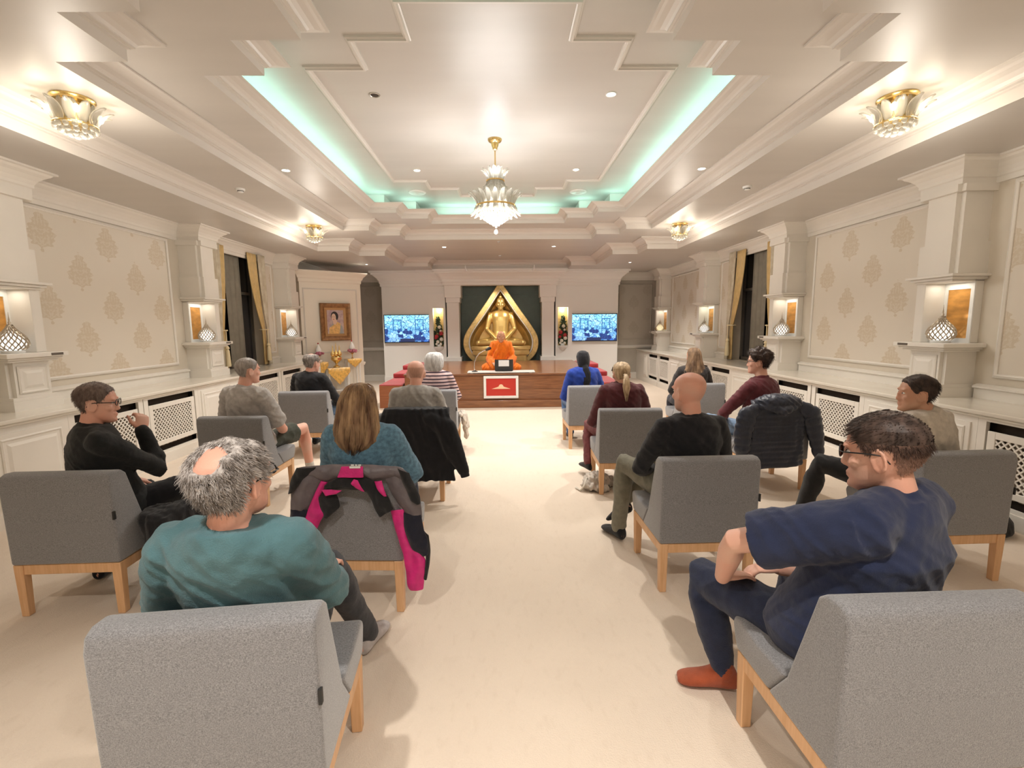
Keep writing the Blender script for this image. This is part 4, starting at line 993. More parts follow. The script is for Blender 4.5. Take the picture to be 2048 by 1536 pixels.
def make_chair():
    """origin on the floor at the middle of the rear edge, facing +y"""
    t = thing('upholstered_chair', 'x', 'chair', (0, 0, 0)); w_ = CW/2
    bk = MB(); bk.prism([(0.0, 0.305), (-0.012, 0.765), (-0.002, 0.808), (0.03, 0.822), (0.085, 0.818), (0.118, 0.79), (0.235, 0.435), (0.33, 0.305)], 'x', -w_, w_)
    bk.build('backrest', 'fabric', t, bevel=0.014, bseg=4)
    st = MB(); st.prism([(0.332, 0.305), (0.2385, 0.432), (0.40, 0.425), (0.54, 0.44), (0.575, 0.43), (0.585, 0.40), (0.565, 0.34), (0.545, 0.305)], 'x', -w_+0.002, w_-0.002)
    st.build('seat', 'fabric', t, bevel=0.014, bseg=4)
    fr = MB(); q = 0.05
    fr.box(-w_+0.045, w_-0.045, 0.012, 0.012+0.035, 0.245, 0.303); fr.box(-w_+0.045, w_-0.045, 0.495, 0.53, 0.245, 0.303)
    for s in (-1, 1): fr.box(s*(w_-0.008), s*(w_-0.043), 0.04, 0.50, 0.245, 0.303)
    fr.build('wooden_frame', 'oak', t, bevel=0.003, bseg=1)
    for s in (-1, 1):
        for y in (0.004, 0.49):
            lg = MB(); x0, x1 = s*(w_-0.004), s*(w_-0.054); x0b, x1b = s*(w_-0.010), s*(w_-0.050)
            lg.loft([[(x0b, y+0.004, 0), (x1b, y+0.004, 0), (x1b, y+0.044, 0), (x0b, y+0.044, 0)], [(x0, y, 0.304), (x1, y, 0.304), (x1, y+0.05, 0.304), (x0, y+0.05, 0.304)]])
            lg.build('leg', 'oak', t, bevel=0.003, bseg=1)
    MB().box(w_-0.004, w_+0.006, -0.010, 0.004, 0.56, 0.605).build('fabric_label', 'tag', t)
    return t
CH = {  # name: (x, y rear, yaw, label)
 'L1': (-0.730, 1.17, 0.10, 'grey chair nearest the camera on the left, behind the person in the teal sweater'),
 'L2': (-2.36, 2.50, 0.03, 'grey chair at the far left, under the person in black with glasses'),
 'L3': (-0.78, 2.48, -0.05, 'grey chair with the pink and grey jacket hung over it'),
 'L4': (-2.33, 4.08, -0.02, 'grey chair under the person in a grey t-shirt and shorts'),
 'L5': (-0.76, 4.14, 0.0, 'grey chair with a black zip jacket hung over its back'),
 'L6': (-2.37, 5.68, 0.04, 'grey chair in front of the portrait unit, under the person in a black jumper'),
 'L7': (-0.80, 5.68, 0.0, 'grey chair under the white haired person in a striped top'),
 'R1': (1.295, 1.18, 0.02, 'grey chair nearest the camera on the right, under the person in a navy t-shirt'),
 'R2': (1.275, 2.62, 0.02, 'grey chair under the bald person in a black sweater'),
 'R3': (1.245, 4.24, -0.03, 'grey chair under the blond person with a ponytail'),
 'R4': (1.185, 5.90, 0.03, 'grey chair under the person in a black headscarf and blue jumper'),
 'R5': (2.66, 6.00, 0.0, 'grey chair under the person with long brown hair'),
 'R6': (2.66, 4.28, 0.02, 'grey chair with the navy quilted jacket over its back'),
 'R7': (2.84, 2.66, 0.03, 'grey chair at the far right, under the person in a beige top'),
}
proto = make_chair(); first = True
for kk, (x_, y_, rz, lb) in CH.items():
    c = proto if first else copy_tree(proto); first = False
    c.location = (x_, y_, 0); c.rotation_euler = (0, 0, rz); c['label'] = lb; c['group'] = 'grey chairs set out in rows'
# ------------------------------------------------------------ people
def bake(mb, name, m, parent, voxel, fold=None, smooth=2, fac=0.5):
    """union the overlapping closed pieces of mb into one continuous skin"""
    me = bpy.data.meshes.new('tmp'); me.from_pydata(mb.v, [], mb.f)
    bm = bmesh.new(); bm.from_mesh(me); bmesh.ops.recalc_face_normals(bm, faces=bm.faces); bm.to_mesh(me); bm.free()
    o = bpy.data.objects.new(name, me); COL.objects.link(o)
    r = o.modifiers.new('r', 'REMESH'); r.mode = 'VOXEL'; r.voxel_size = voxel
    s_ = o.modifiers.new('s', 'SMOOTH'); s_.iterations = smooth; s_.factor = fac
    dg = bpy.context.evaluated_depsgraph_get(); ev = o.evaluated_get(dg)
    me2 = bpy.data.meshes.new_from_object(ev)
    if fold:
        nm = [v.normal.copy() for v in me2.vertices]
        for v, n_ in zip(me2.vertices, nm):
            v.co += n_*fold(v.co, n_)
    me2.polygons.foreach_set('use_smooth', [True]*len(me2.polygons))
    me2.materials.clear(); me2.materials.append(M[m] if isinstance(m, str) else m)
    o.modifiers.clear(); o.data = me2; me2.name = name; bpy.data.meshes.remove(me)
    if parent: o.parent = parent
    return o
def folds(amp=0.006, sx=7.0, sz=16.0, seed=0.0, fine=0.0015):
    def f(p, n_):
        a = noise.noise(Vector((p.x*sx+seed, p.y*sx, p.z*sz+1.7*p.x*sx)))
        b_ = noise.noise(Vector((p.x*sx*2.3-seed, p.y*sx*2.0, p.z*sz*1.1-2.2*p.x*sx)))
        r = (1-abs(a)*2.2)
        return amp*(max(-0.4, r)-0.5) + amp*0.5*b_ + fine*noise.noise(p*60)
    return f
# head profile: z above chin, half width, front y, back y
HP = [(-0.004, 0.012, 0.068, 0.040), (0.006, 0.028, 0.080, 0.020), (0.022, 0.045, 0.085, -0.005), (0.045, 0.057, 0.083, -0.035), (0.07, 0.064, 0.082, -0.062), (0.095, 0.069, 0.083, -0.082), (0.12, 0.073, 0.086, -0.096),
      (0.145, 0.076, 0.090, -0.104), (0.17, 0.077, 0.086, -0.105), (0.192, 0.073, 0.074, -0.096), (0.212, 0.062, 0.053, -0.078), (0.226, 0.044, 0.030, -0.054), (0.234, 0.022, 0.008, -0.028), (0.236, 0.004, -0.006, -0.014)]
def hp(z):
    z = max(HP[0][0], min(HP[-1][0], z))
    for a, b_ in zip(HP, HP[1:]):
        if z <= b_[0]:
            t = (z-a[0])/(b_[0]-a[0]); return [a[i]*(1-t)+b_[i]*t for i in (1, 2, 3)]
    return HP[-1][1:]
def hsurf(phi, z):
    """phi 0 = front (+y), positive toward +x"""
    hw, yf, yb = hp(z); cy_ = (yf+yb)/2; ry = (yf-yb)/2
    s_, c_ = math.sin(phi), math.cos(phi); e = 0.9
    return Vector((hw*math.copysign(abs(s_)**e, s_), cy_+ry*math.copysign(abs(c_)**e, c_), z))
LINE = [(0, 0.186), (0.5, 0.182), (0.85, 0.160), (1.15, 0.125), (1.35, 0.112), (1.5, 0.135), (1.75, 0.138), (1.95, 0.10), (2.3, 0.062), (2.8, 0.045), (PI, 0.042)]
def hairline(phi, rec=0.0):
    p = abs((phi+PI) % (2*PI)-PI)
    for a, b_ in zip(LINE, LINE[1:]):
        if p <= b_[0]:
            t = (p-a[0])/(b_[0]-a[0]); v = a[1]*(1-t)+b_[1]*t; break
    else: v = 0.042
    if rec and p < 1.1: v += rec*(1-p/1.1)
    return v
def sm(a, b_, x_): t = max(0, min(1, (x_-a)/(b_-a))); return t*t*(3-2*t)
HC = Vector((0, -0.008, 0.12))
def add_head(mb, Hm, ears=True, nz=1.0):
    rings = [[Hm @ hsurf(2*PI*k/28, z) for k in range(28)] for z, *_ in HP]
    mb.loft(rings)
    def E(c, r, rot=None):
        M3 = Hm.to_3x3() @ (rot if rot else Matrix.Identity(3)); mb.ell(Hm @ Vector(c), r, 12, 8, M3)
    E((0, 0.090, 0.083), (0.015*nz, 0.018, 0.015)); E((0, 0.088, 0.105), (0.010, 0.014, 0.028))
    E((0.010, 0.087, 0.078), (0.010, 0.011, 0.009)); E((-0.010, 0.087, 0.078), (0.010, 0.011, 0.009))
    E((0, 0.085, 0.052), (0.023, 0.009, 0.006)); E((0, 0.083, 0.042), (0.020, 0.010, 0.007)); E((0, 0.078, 0.015), (0.020, 0.014, 0.015))
    E((0.030, 0.083, 0.142), (0.026, 0.010, 0.009)); E((-0.030, 0.083, 0.142), (0.026, 0.010, 0.009))
    E((0.040, 0.062, 0.090), (0.022, 0.020, 0.020)); E((-0.040, 0.062, 0.090), (0.022, 0.020, 0.020))
    if ears:
        for s in (-1, 1):
            R_ = Matrix.Rotation(s*0.45, 3, 'Z') @ Matrix.Rotation(-0.15, 3, 'X')
            E((s*0.078, -0.006, 0.108), (0.008, 0.019, 0.033), R_); E((s*0.075, -0.002, 0.082), (0.008, 0.011, 0.013), R_)
            # rim of the ear
            pts = [Hm @ (Vector((s*0.082, -0.004, 0.108)) + R_ @ Vector((s*0.003, 0.020*math.sin(a), 0.033*math.cos(a)))) for a in [(-2.6+i*0.55) for i in range(10)]]
            mb.tube(pts, 0.0045, 6)
def add_hand(mb, w_, f, u, side, curl=0.5, k=1.0, spread=0.08, thumb=0.6):
    """w_ wrist point, f finger direction, u back-of-hand normal, side +1 when the thumb lies toward f x u"""
    w_, f, u = Vector(w_), Vector(f).normalized(), Vector(u); u = (u-f*u.dot(f)).normalized(); s_ = f.cross(u)*side
    rings = []
    for d, hw, th in ((-0.012, 0.024, 0.019), (0.01, 0.028, 0.018), (0.04, 0.037, 0.017), (0.07, 0.040, 0.015), (0.092, 0.038, 0.012)):
        c = w_+f*d*k; rings.append([c+s_*hw*k*math.cos(a)+u*th*k*math.sin(a) for a in [2*PI*i/14 for i in range(14)]])
    mb.loft(rings)
    for i, (off, L_, r) in enumerate(((0.028, 0.072, 0.0092), (0.009, 0.080, 0.0095), (-0.010, 0.074, 0.0090), (-0.028, 0.058, 0.0080))):
        p = w_+f*0.082*k+s_*off*k; d = (f+s_*off*spread*30*0.3).normalized(); pts = [p]; ang = curl*(0.75+0.1*i)
        for seg, fr in enumerate((0.44, 0.31, 0.25)):
            d = (Matrix.Rotation(-ang*(0.8 if seg == 0 else 1.0), 3, (s_*1.0 if side > 0 else -s_).normalized()) @ d) if False else rot_about(d, s_, u, ang*(0.7 if seg == 0 else 1.0))
            p = p+d*L_*fr*k; pts.append(p)
        mb.tube(pts, [r*k, r*0.97*k, r*0.9*k, r*0.75*k], 10)
    p = w_+f*0.022*k+s_*0.026*k-u*0.006*k; d = (f*0.75+s_*0.85-u*0.25*thumb).normalized(); pts = [p, p+d*0.036*k]
    d2 = (f*1.0+s_*0.35-u*0.45*thumb).normalized(); pts += [pts[-1]+d2*0.03*k, pts[-1]+d2*0.052*k]
    mb.tube(pts, [0.0135*k, 0.012*k, 0.0105*k, 0.008*k], 10)
def rot_about(d, s_, u, ang):
    """bend direction d toward the palm (-u) by ang about the sideways axis"""
    ax = s_.normalized(); a = Matrix.Rotation(ang, 3, ax) @ d; b_ = Matrix.Rotation(-ang, 3, ax) @ d
    return a if a.dot(u) < b_.dot(u) else b_

TORSO = [(0.405, 0.135, 0.11), (0.43, 0.165, 0.135), (0.50, 0.180, 0.145), (0.58, 0.172, 0.132), (0.67, 0.158, 0.118), (0.76, 0.160, 0.115), (0.85, 0.172, 0.118), (0.92, 0.178, 0.115), (0.975, 0.168, 0.100), (1.01, 0.135, 0.082), (1.035, 0.090, 0.066)]
class Pose:
    def __init__(s, lean=0.0, side=0.0, twist=0.0, py=0.36, up=0.0, fat=1.0, sh=1.0, slump=0.0):
        s.lean, s.side, s.tw, s.py, s.up, s.fat, s.sh, s.sl = lean, side, twist, py, up, fat, sh, slump
    def c(s, z):
        t = max(0, (z-0.50)/0.55); y = s.py - 0.10*math.sin(min(1, t)*PI/2) + s.lean*t + s.sl*t*t
        return Vector((s.side*t, y, z+s.up*t))
    def P(s, x_, y_, z):
        """x, y relative to the spine at height z"""
        t = sm(0.5, 0.95, z); a = s.tw*t; c = s.c(z)
        return c + Vector((x_*math.cos(a)-y_*math.sin(a), x_*math.sin(a)+y_*math.cos(a), 0))
def torso(mb, ps, gx=0.0, k=1.0, zmax=9, neck=0.0, belly=0.0, zmin=0):
    rings = []
    for z, a, b_ in TORSO:
        if z > zmax or z < zmin: continue
        a = a*k*(ps.fat if z < 0.9 else 1)+gx; b2 = b_*k*(ps.fat if z < 0.9 else 1)+gx
        bl = belly*math.exp(-((z-0.62)/0.12)**2)
        rings.append([ps.P(a*math.copysign(abs(math.cos(q))**0.85, math.cos(q)), (b2+(bl if math.sin(q) > 0 else 0))*math.copysign(abs(math.sin(q))**0.9, math.sin(q)), z) for q in [2*PI*i/28 for i in range(28)]])
    mb.loft(rings)
def shoulder(ps, s): return ps.P(s*0.162*ps.sh, 0.0, 0.955)
def arm(mb, ps, s, el, wr, r0=0.058, r1=0.046, r2=0.030, g=0.0, upto=1.0):
    sh = shoulder(ps, s); el, wr = Vector(el), Vector(wr)
    n0 = ps.P(s*0.07, 0, 0.985)
    r0 += g; r1 += g; r2 += g
    mb.tube([n0, sh, sh.lerp(el, 0.15)], [0.028 if g == 0 else 0.045+g, (r0*1.02 if g else r0*0.92), r0], 16)
    if upto >= 1.9:
        mb.tube([sh, sh.lerp(el, 0.3), sh.lerp(el, 0.65), el, el.lerp(wr, 0.25), el.lerp(wr, 0.6), wr], [r0, r0*1.0, r0*0.88, r1*0.95, r1*1.0, r1*0.85, r2], 16)
    else:
        e2 = sh.lerp(el, upto); mb.tube([sh, sh.lerp(e2, 0.5), e2], [r0, r0*1.03, r0*1.06], 18, caps=False); 
def leg(mb, hip, kn, an, r0=0.085, r1=0.060, r2=0.040, g=0.0, upto=2.0, hem=None):
    hip, kn, an = Vector(hip), Vector(kn), Vector(an); r0 += g; r1 += g; r2 += g*(1.2 if hem is None else hem)
    if upto >= 1.9:
        mb.tube([hip, hip.lerp(kn, 0.5), kn, kn.lerp(an, 0.30), kn.lerp(an, 0.65), an], [r0, r0*0.88, r1*1.04, r1*0.98, r1*0.80, r2], 16)
    else:
        k2 = hip.lerp(kn, upto); mb.tube([hip, hip.lerp(k2, 0.5), k2], [r0, r0*0.97, r1*1.30+g], 18, caps=False)
def foot(mb, an, d, g=0.0, pitch=-0.0, k=1.0):
    """an: ankle; d: horizontal toe direction; the sole lies about 0.085 below the ankle when pitch is 0"""
    an = Vector(an); d = Vector((d[0], d[1], pitch)).normalized(); up = Vector((0, 0, 1)); up = (up-d*up.dot(d)).normalized(); s_ = d.cross(up)
    rings = []
    for t, hw, zt, zb in ((-0.062, 0.020, -0.03, -0.070), (-0.05, 0.030, 0.0, -0.082), (-0.02, 0.036, 0.03, -0.085), (0.02, 0.038, 0.025, -0.085), (0.06, 0.041, -0.01, -0.083), (0.10, 0.046, -0.032, -0.084), (0.14, 0.047, -0.045, -0.085), (0.17, 0.040, -0.055, -0.084), (0.19, 0.024, -0.062, -0.080)):
        c = an+d*t*k; m_ = (zt+zb)/2*k; h_ = (zt-zb)/2*k+g; w_ = hw*k+g
        rings.append([c+s_*w_*math.cos(a)+up*(m_+h_*math.sin(a)) for a in [2*PI*i/16 for i in range(16)]])
    mb.loft(rings)

def hair_cap(Hm, thick, rec=0.0, bald=None, rough=0.3, seed=0, short=1.0, top_extra=0.0, ear=True, nlin=1.0):
    """cap grid that dives beneath the skin outside the hairline; returns rows and the list of usable roots"""
    rnd = random.Random(seed); rows = []; roots = []
    zs = [0.030+0.206*(1-(1-j/30)**1.25) for j in range(31)]
    n = 60
    for z in zs:
        r = []
        for k in range(n+1):
            phi = 2*PI*k/n-PI; p = hsurf(phi, z); nrm = (p-HC); nrm = Vector((nrm.x*1.3, nrm.y, nrm.z)).normalized()
            mk = sm(-0.004, 0.014, z-hairline(phi, rec)); b_ = bald(p) if bald else 0.0; mk2 = mk*(1-b_)
            th = thick(phi, z) if callable(thick) else thick
            nn = noise.noise(Vector((p.x*45+seed, p.y*45, p.z*45)))
            d = mk2*th*(1+rough*nn) - (1-mk2)*0.008
            r.append(Hm @ (p+nrm*d))
            if mk2 > 0.55: roots.append((p+nrm*d*0.8, nrm, phi, z, th*mk2))
        rows.append(r)
    return rows, roots
def strands(mb, Hm, roots, n, length, comb, lift=0.5, wid=0.0022, seed=1, segs=3, curl=0.0):
    rnd = random.Random(seed); R3 = Hm.to_3x3()
    for i in range(n):
        p, nrm, phi, z, th = rnd.choice(roots)
        p = p+Vector((rnd.uniform(-.004, .004), rnd.uniform(-.004, .004), rnd.uniform(-.004, .004)))
        L_ = length*rnd.uniform(0.6, 1.2); d = (nrm*lift+comb(p, nrm, phi, z, rnd)*(1-lift)).normalized()
        ax = d.cross(nrm); ax = ax.normalized() if ax.length > 1e-3 else Vector((1, 0, 0))
        pts = [p]; 
        for j in range(segs):
            d = (d + (comb(p, nrm, phi, z, rnd) - nrm*0.2)*0.35 + Vector((rnd.uniform(-1, 1), rnd.uniform(-1, 1), rnd.uniform(-1, 1)))*curl).normalized(); pts.append(pts[-1]+d*L_/segs)
        vs = []; 
        for j, q in enumerate(pts):
            w_ = wid*(1-0.75*j/segs)
            vs += [Hm @ (q+ax*w_*0.5), Hm @ (q-ax*w_*0.5), Hm @ (q+nrm*w_*0.35)]
        fs = []
        for j in range(segs):
            a = j*3; fs += [(a, a+1, a+4, a+3), (a+1, a+2, a+5, a+4), (a+2, a, a+3, a+5)]
        mb.add(vs, fs)
def comb_back(p, nrm, phi, z, rnd): return Vector((rnd.uniform(-.3, .3), -0.55, -0.75))
def comb_down(p, nrm, phi, z, rnd): return Vector((nrm.x*0.4+rnd.uniform(-.3, .3), nrm.y*0.4+rnd.uniform(-.3, .3), -0.9))
def comb_swirl(p, nrm, phi, z, rnd):
    t = Vector((-nrm.y, nrm.x, 0)); return (t*0.5+Vector((nrm.x, nrm.y, 0))*0.4+Vector((rnd.uniform(-.6, .6), rnd.uniform(-.6, .6), -0.6)))
def hmat(name, c1, c2, scale=60, rough=0.5):
    mm = mat(name, c1, rough, col2=c2, noise_scale=scale, stretch=(1, 1, 0.25), detail=3, spec=0.35); return mm
def skin(name, c, k=0.12):
    return mat(name, c, 0.5, col2=tuple(min(1, v*m_) for v, m_ in zip(c, (1.06, 0.86, 0.82))), noise_scale=9, bump=0.08, bump_scale=260, spec=0.4)
def cloth(name, c, amt=0.12, scale=30, bump=0.25, bs=240, sheen=0.15):
    return mat(name, c, 0.85, noise_amt=amt, noise_scale=scale, bump=bump, bump_scale=bs, spec=0.2, sheen=sheen)
def glasses(t, Hm, col='black', shade=False):
    g = MB()
    for s in (-1, 1):
        c = Vector((s*0.033, 0.100, 0.122)); pts = [Hm @ (c+Vector((0.024*math.cos(a), -0.10*abs(0.024*math.cos(a)), 0.018*math.sin(a)))) for a in [2*PI*i/18 for i in range(19)]]
        g.tube(pts, 0.0022, 6, caps=False)
        g.tube([Hm @ Vector((s*0.057, 0.097, 0.126)), Hm @ Vector((s*0.078, 0.085, 0.127)), Hm @ Vector((s*0.083, 0.02, 0.128)), Hm @ Vector((s*0.084, -0.01, 0.126)), Hm @ Vector((s*0.083, -0.028, 0.105))], 0.0024, 6)
    g.tube([Hm @ Vector((-0.010, 0.101, 0.126)), Hm @ Vector((0, 0.104, 0.128)), Hm @ Vector((0.010, 0.101, 0.126))], 0.002, 6)
    o = g.build('glasses', col, t, smooth=True, sharp=0)
    if shade:
        l = MB()
        for s in (-1, 1):
            c = Vector((s*0.033, 0.1005, 0.122)); q = [Hm @ (c+Vector((0.023*math.cos(a), -0.0015*abs(math.cos(a)), 0.017*math.sin(a)))) for a in [2*PI*i/18 for i in range(18)]]
            l.add(q, [tuple(range(18))])
        l.build('tinted_lenses', mat('tinted_lens', (0.06, 0.02, 0.015), 0.1), o)
def eyes(t, Hm):
    for s in (-1, 1):
        e = MB(); e.k = 0; e.ell(Hm @ Vector((s*0.031, 0.0765, 0.121)), (0.0115, 0.009, 0.0055), 12, 8, Hm.to_3x3()); e.k = 1
        e.ell(Hm @ Vector((s*0.031, 0.0843, 0.121)), (0.005, 0.003, 0.005), 10, 6, Hm.to_3x3()); e.build('eye', ['white', 'dark'], t, smooth=True, sharp=0)
def headmat(pos, yaw=0.0, pitch=0.0, roll=0.0, k=1.0):
    """pos = middle of the skull in person space"""
    R_ = Matrix.Rotation(yaw, 4, 'Z') @ Matrix.Rotation(pitch, 4, 'X') @ Matrix.Rotation(roll, 4, 'Y') @ Matrix.Scale(k, 4)
    return Matrix.Translation(pos) @ R_ @ Matrix.Translation(-HC)
def person(chair, label, ps, head, arms, legs, top, bottom, skinm, sleeve='long', trousers='long', vox=0.009, sock=None, feet=((0, 1), (0, 1)), foot_pitch=(0, 0), fold=0.006, hands=None, belly=0.0, neck_r=0.056, group='seated audience', gx=0.016, loose=0.0, seed=0, collar=True, tg=0.0, hem=None, hipz=0.495):
    x_, y_, rz, _ = CH[chair] if isinstance(chair, str) else chair
    t = thing('person', label, 'person', (x_, y_, 0), rz, group)
    Hm = head; mb = MB(); torso(mb, ps, -0.008, 0.88)
    add_head(mb, Hm)
    nb = ps.P(0, -0.01, 1.0); nt_ = Hm @ Vector((0, -0.022, 0.055)); mb.tube([nb, nb.lerp(nt_, 0.4), nt_], [neck_r*1.25, neck_r*1.02, neck_r*0.98], 18)
    mb.tube([ps.P(-0.10, 0, 0.97), ps.P(0, 0.0, 0.995), ps.P(0.10, 0, 0.97)], [0.03, 0.045, 0.03], 14)
    for s, (el, wr) in zip((-1, 1), arms):
        arm(mb, ps, s, el, wr, upto=2)
        h = (hands or {}).get(s, {}); f = h.get('f', Vector(wr)-Vector(el)); add_hand(mb, Vector(wr), f, h.get('u', (0, 0, 1)), h.get('side', -1 if s > 0 else 1), h.get('curl', 0.45))
    for s, (kn, an), fd, fp in zip((-1, 1), legs, feet, foot_pitch):
        hip = Vector((s*0.09, ps.py+0.02, hipz)); leg(mb, hip, kn, an); foot(mb, an, fd, pitch=fp)
    bake(mb, 'body', skinm, t, vox, smooth=1)
    # shirt
    sb = MB(); torso(sb, ps, gx, 0.97, belly=belly, zmin=0.42)
    sb.tube([ps.P(-0.10, 0, 0.985), ps.P(0, -0.004, 1.005), ps.P(0.10, 0, 0.985)], [0.05, 0.062, 0.05], 14)
    for s, (el, wr) in zip((-1, 1), arms):
        arm(sb, ps, s, el, wr, g=0.010+loose, upto=2 if sleeve == 'long' else 0.80) if sleeve == 'long' else arm(sb, ps, s, el, wr, g=0.022+loose, upto=0.80)
    if collar:
        c0, c1 = nb.lerp(nt_, 0.26), nb.lerp(nt_, 0.46); sb.tube([nb, c0, c1], [neck_r*1.5, neck_r*1.22, neck_r*1.12], 20, caps=False)
    shirt = bake(sb, 'shirt' if sleeve != 'long' else 'sweater', top, t, max(vox, 0.0075), folds(fold, seed=seed*3.1), smooth=3)
    # trousers
    tb = MB(); torso(tb, ps, 0.008, 0.98, zmax=0.53)
    for s, (kn, an) in zip((-1, 1), legs):
        hip = Vector((s*0.09, ps.py+0.02, hipz)); leg(tb, hip, kn, an, g=0.012+tg, hem=hem, upto=2 if trousers == 'long' else 0.72)
    bake(tb, 'trousers' if trousers == 'long' else 'shorts', bottom, t, max(vox, 0.009), folds(0.006, 9, 9, seed=seed), smooth=3)
    if sock:
        for (kn, an), fd, fp in zip(legs, feet, foot_pitch):
            k_ = MB(); foot(k_, an, fd, 0.005, fp); a = Vector(an); q = (Vector(kn)-a).normalized(); k_.tube([a-q*0.01, a+q*0.06], [0.046, 0.046], 12)
            bake(k_, 'sock', sock, t, max(vox, 0.007), smooth=2)
    return t
def put_hair(t, mb, m): return mb.build('hair', m, t, smooth=True, sharp=0)

SK1 = skin('skin_fair', (0.68, 0.42, 0.31)); SK2 = skin('skin_pink', (0.72, 0.44, 0.345)); SK3 = skin('skin_tan', (0.54, 0.33, 0.23)); SK4 = skin('skin_pale', (0.70, 0.44, 0.34))
ST_LEGS = (((-0.12, 0.80, 0.50), (-0.13, 0.78, 0.085)), ((0.12, 0.80, 0.50), (0.13, 0.78, 0.085)))
LAP = (((-0.27, 0.40, 0.68), (-0.12, 0.60, 0.58)), ((0.27, 0.40, 0.68), (0.12, 0.60, 0.58)))

# --- person in the teal sweater, nearest left
ps = Pose(lean=-0.03, py=0.37, twist=-0.10, fat=1.06, sh=1.06, side=0.01, slump=-0.09, up=-0.005)
Hm = headmat(ps.P(0, 0.0, 1.0)+Vector((0.022, -0.01, 0.160)), yaw=-0.42, pitch=0.10, k=1.03)
t = person('L1', 'person in a teal sweater with curly grey hair and a bald crown', ps, Hm,
    (((-0.27, 0.30, 0.68), (-0.12, 0.56, 0.60)), ((0.235, 0.34, 0.70), (0.14, 0.60, 0.645))),
    (((-0.12, 0.80, 0.50), (-0.12, 0.90, 0.085)), ((0.115, 0.77, 0.56), (0.215, 0.99, 0.09))),
    cloth('teal_jersey', (0.075, 0.165, 0.19), 0.12, 12), cloth('black_denim', (0.035, 0.037, 0.045)), SK2, vox=0.0065,
    sock=cloth('light_grey_sock', (0.50, 0.47, 0.47)), feet=((0, 1), (0.28, 0.96)), fold=0.008, gx=0.020, loose=0.012,
    hands={1: dict(f=(0.15, 0.95, -0.15), u=(0.1, 0.1, 1), curl=0.35)}, seed=1)
eyes(t, Hm)
def bald_crown(p):
    d = math.hypot((p.x-0.010)/0.040, math.hypot(p.y+0.068, (p.z-0.205)*0.9)/0.048); return (1-sm(0.55, 1.45, d+0.35*noise.noise(Vector((p.x*60, p.y*60, p.z*60)))))
rows, roots = hair_cap(Hm, lambda f, z: 0.009+0.005*sm(0.05, 0.15, z)*(1-sm(0.2, 0.235, z)), rec=0.03, bald=bald_crown, rough=0.9, seed=3)
mb = MB(); mb.grid(rows); strands(mb, Hm, roots, 7000, 0.023, comb_swirl, lift=0.36, wid=0.0026, seed=5, segs=4, curl=0.28)
put_hair(t, mb, hmat('curly_grey_hair', (0.19, 0.165, 0.15), (0.62, 0.58, 0.56), 55))
glasses(t, Hm)

# --- person in black with glasses, far left, hand at chin
ps = Pose(lean=0.02, py=0.36, twist=-0.75, fat=1.1, sh=1.08)
Hm = headmat(ps.P(0, 0.02, 1.0)+Vector((0.01, 0.0, 0.165)), yaw=-1.15, pitch=-0.05)
t = person('L2', 'person in a black jumper and glasses resting a hand on the chin', ps, Hm,
    (((-0.20, 0.44, 0.70), (-0.06, 0.60, 0.60)), ((0.25, 0.44, 0.71), (0.145, 0.47, 0.955))),
    (((-0.05, 0.70, 0.50), (-0.16, 0.42, 0.095)), ((0.40, 0.62, 0.58), (0.26, 0.95, 0.42))),
    cloth('black_knit', (0.008, 0.009, 0.010)), cloth('black_cotton', (0.010, 0.010, 0.013)), SK2, vox=0.006, sock=cloth('black_sock', (0.012, 0.012, 0.018)),
    feet=((-0.2, 1), (0.6, 0.6)), foot_pitch=(0, -0.3), hands={1: dict(f=(-0.15, 0.35, 0.9), u=(0.9, -0.5, 0.0), curl=1.0)}, seed=2)
eyes(t, Hm)
rows, roots = hair_cap(Hm, lambda f, z: 0.003+0.005*sm(0.12, 0.19, z), rec=0.0, rough=0.3, seed=4)
mb = MB(); mb.grid(rows); strands(mb, Hm, roots, 3200, 0.014, comb_down, lift=0.16, wid=0.0022, seed=6)
put_hair(t, mb, hmat('greying_brown_hair', (0.10, 0.070, 0.060), (0.22, 0.165, 0.145)))
glasses(t, Hm)

# --- long hair, blue sweater (pink jacket on the chair)
def long_hair(Hm, rings, seed, n_str, wv=0.05, freq=19, curl=0.0):
    """rings: z (head space), half width, front y, back y"""
    mb = MB(); R = []; out = []
    for j, (z, hw, yf, yb) in enumerate(rings):
        r = []
        for k in range(72):
            a = 2*PI*k/72; g = 1+wv*math.sin(freq*a+z*14+seed)*0.6+wv*noise.noise(Vector((math.cos(a)*3, math.sin(a)*3, z*5+seed)))*1.4
            g = 1+(g-1)*min(1, max(0, (0.225-z)/0.12))
            r.append(Hm @ Vector((hw*g*math.sin(a), (yf+yb)/2+(yf-yb)/2*g*math.cos(a), z)))
        R.append(r)
    mb.loft(R); rnd = random.Random(seed)
    for i in range(n_str):
        a = rnd.uniform(0.28*PI, 1.72*PI); j0 = rnd.randint(1, len(rings)-3); pts = []
        for j in range(j0, min(len(rings), j0+5)):
            z, hw, yf, yb = rings[j]; q = 1.015+rnd.uniform(0, 0.02+curl*0.5); a2 = a+rnd.uniform(-.03-curl, .03+curl)
            pts.append(Hm @ Vector((hw*q*math.sin(a2), (yf+yb)/2+(yf-yb)/2*q*math.cos(a2), z-(0.03*rnd.random() if j == len(rings)-1 else 0))))
        if len(pts) > 2: mb.tube(pts, [0.0022]*(len(pts)-1)+[0.0008], 4, caps=False)
    return mb
ps = Pose(lean=-0.02, py=0.37, fat=1.12, sh=1.02)
Hm = headmat(ps.P(0, 0.02, 1.0)+Vector((0, 0, 0.145)), yaw=-0.10, pitch=-0.05, k=0.97)
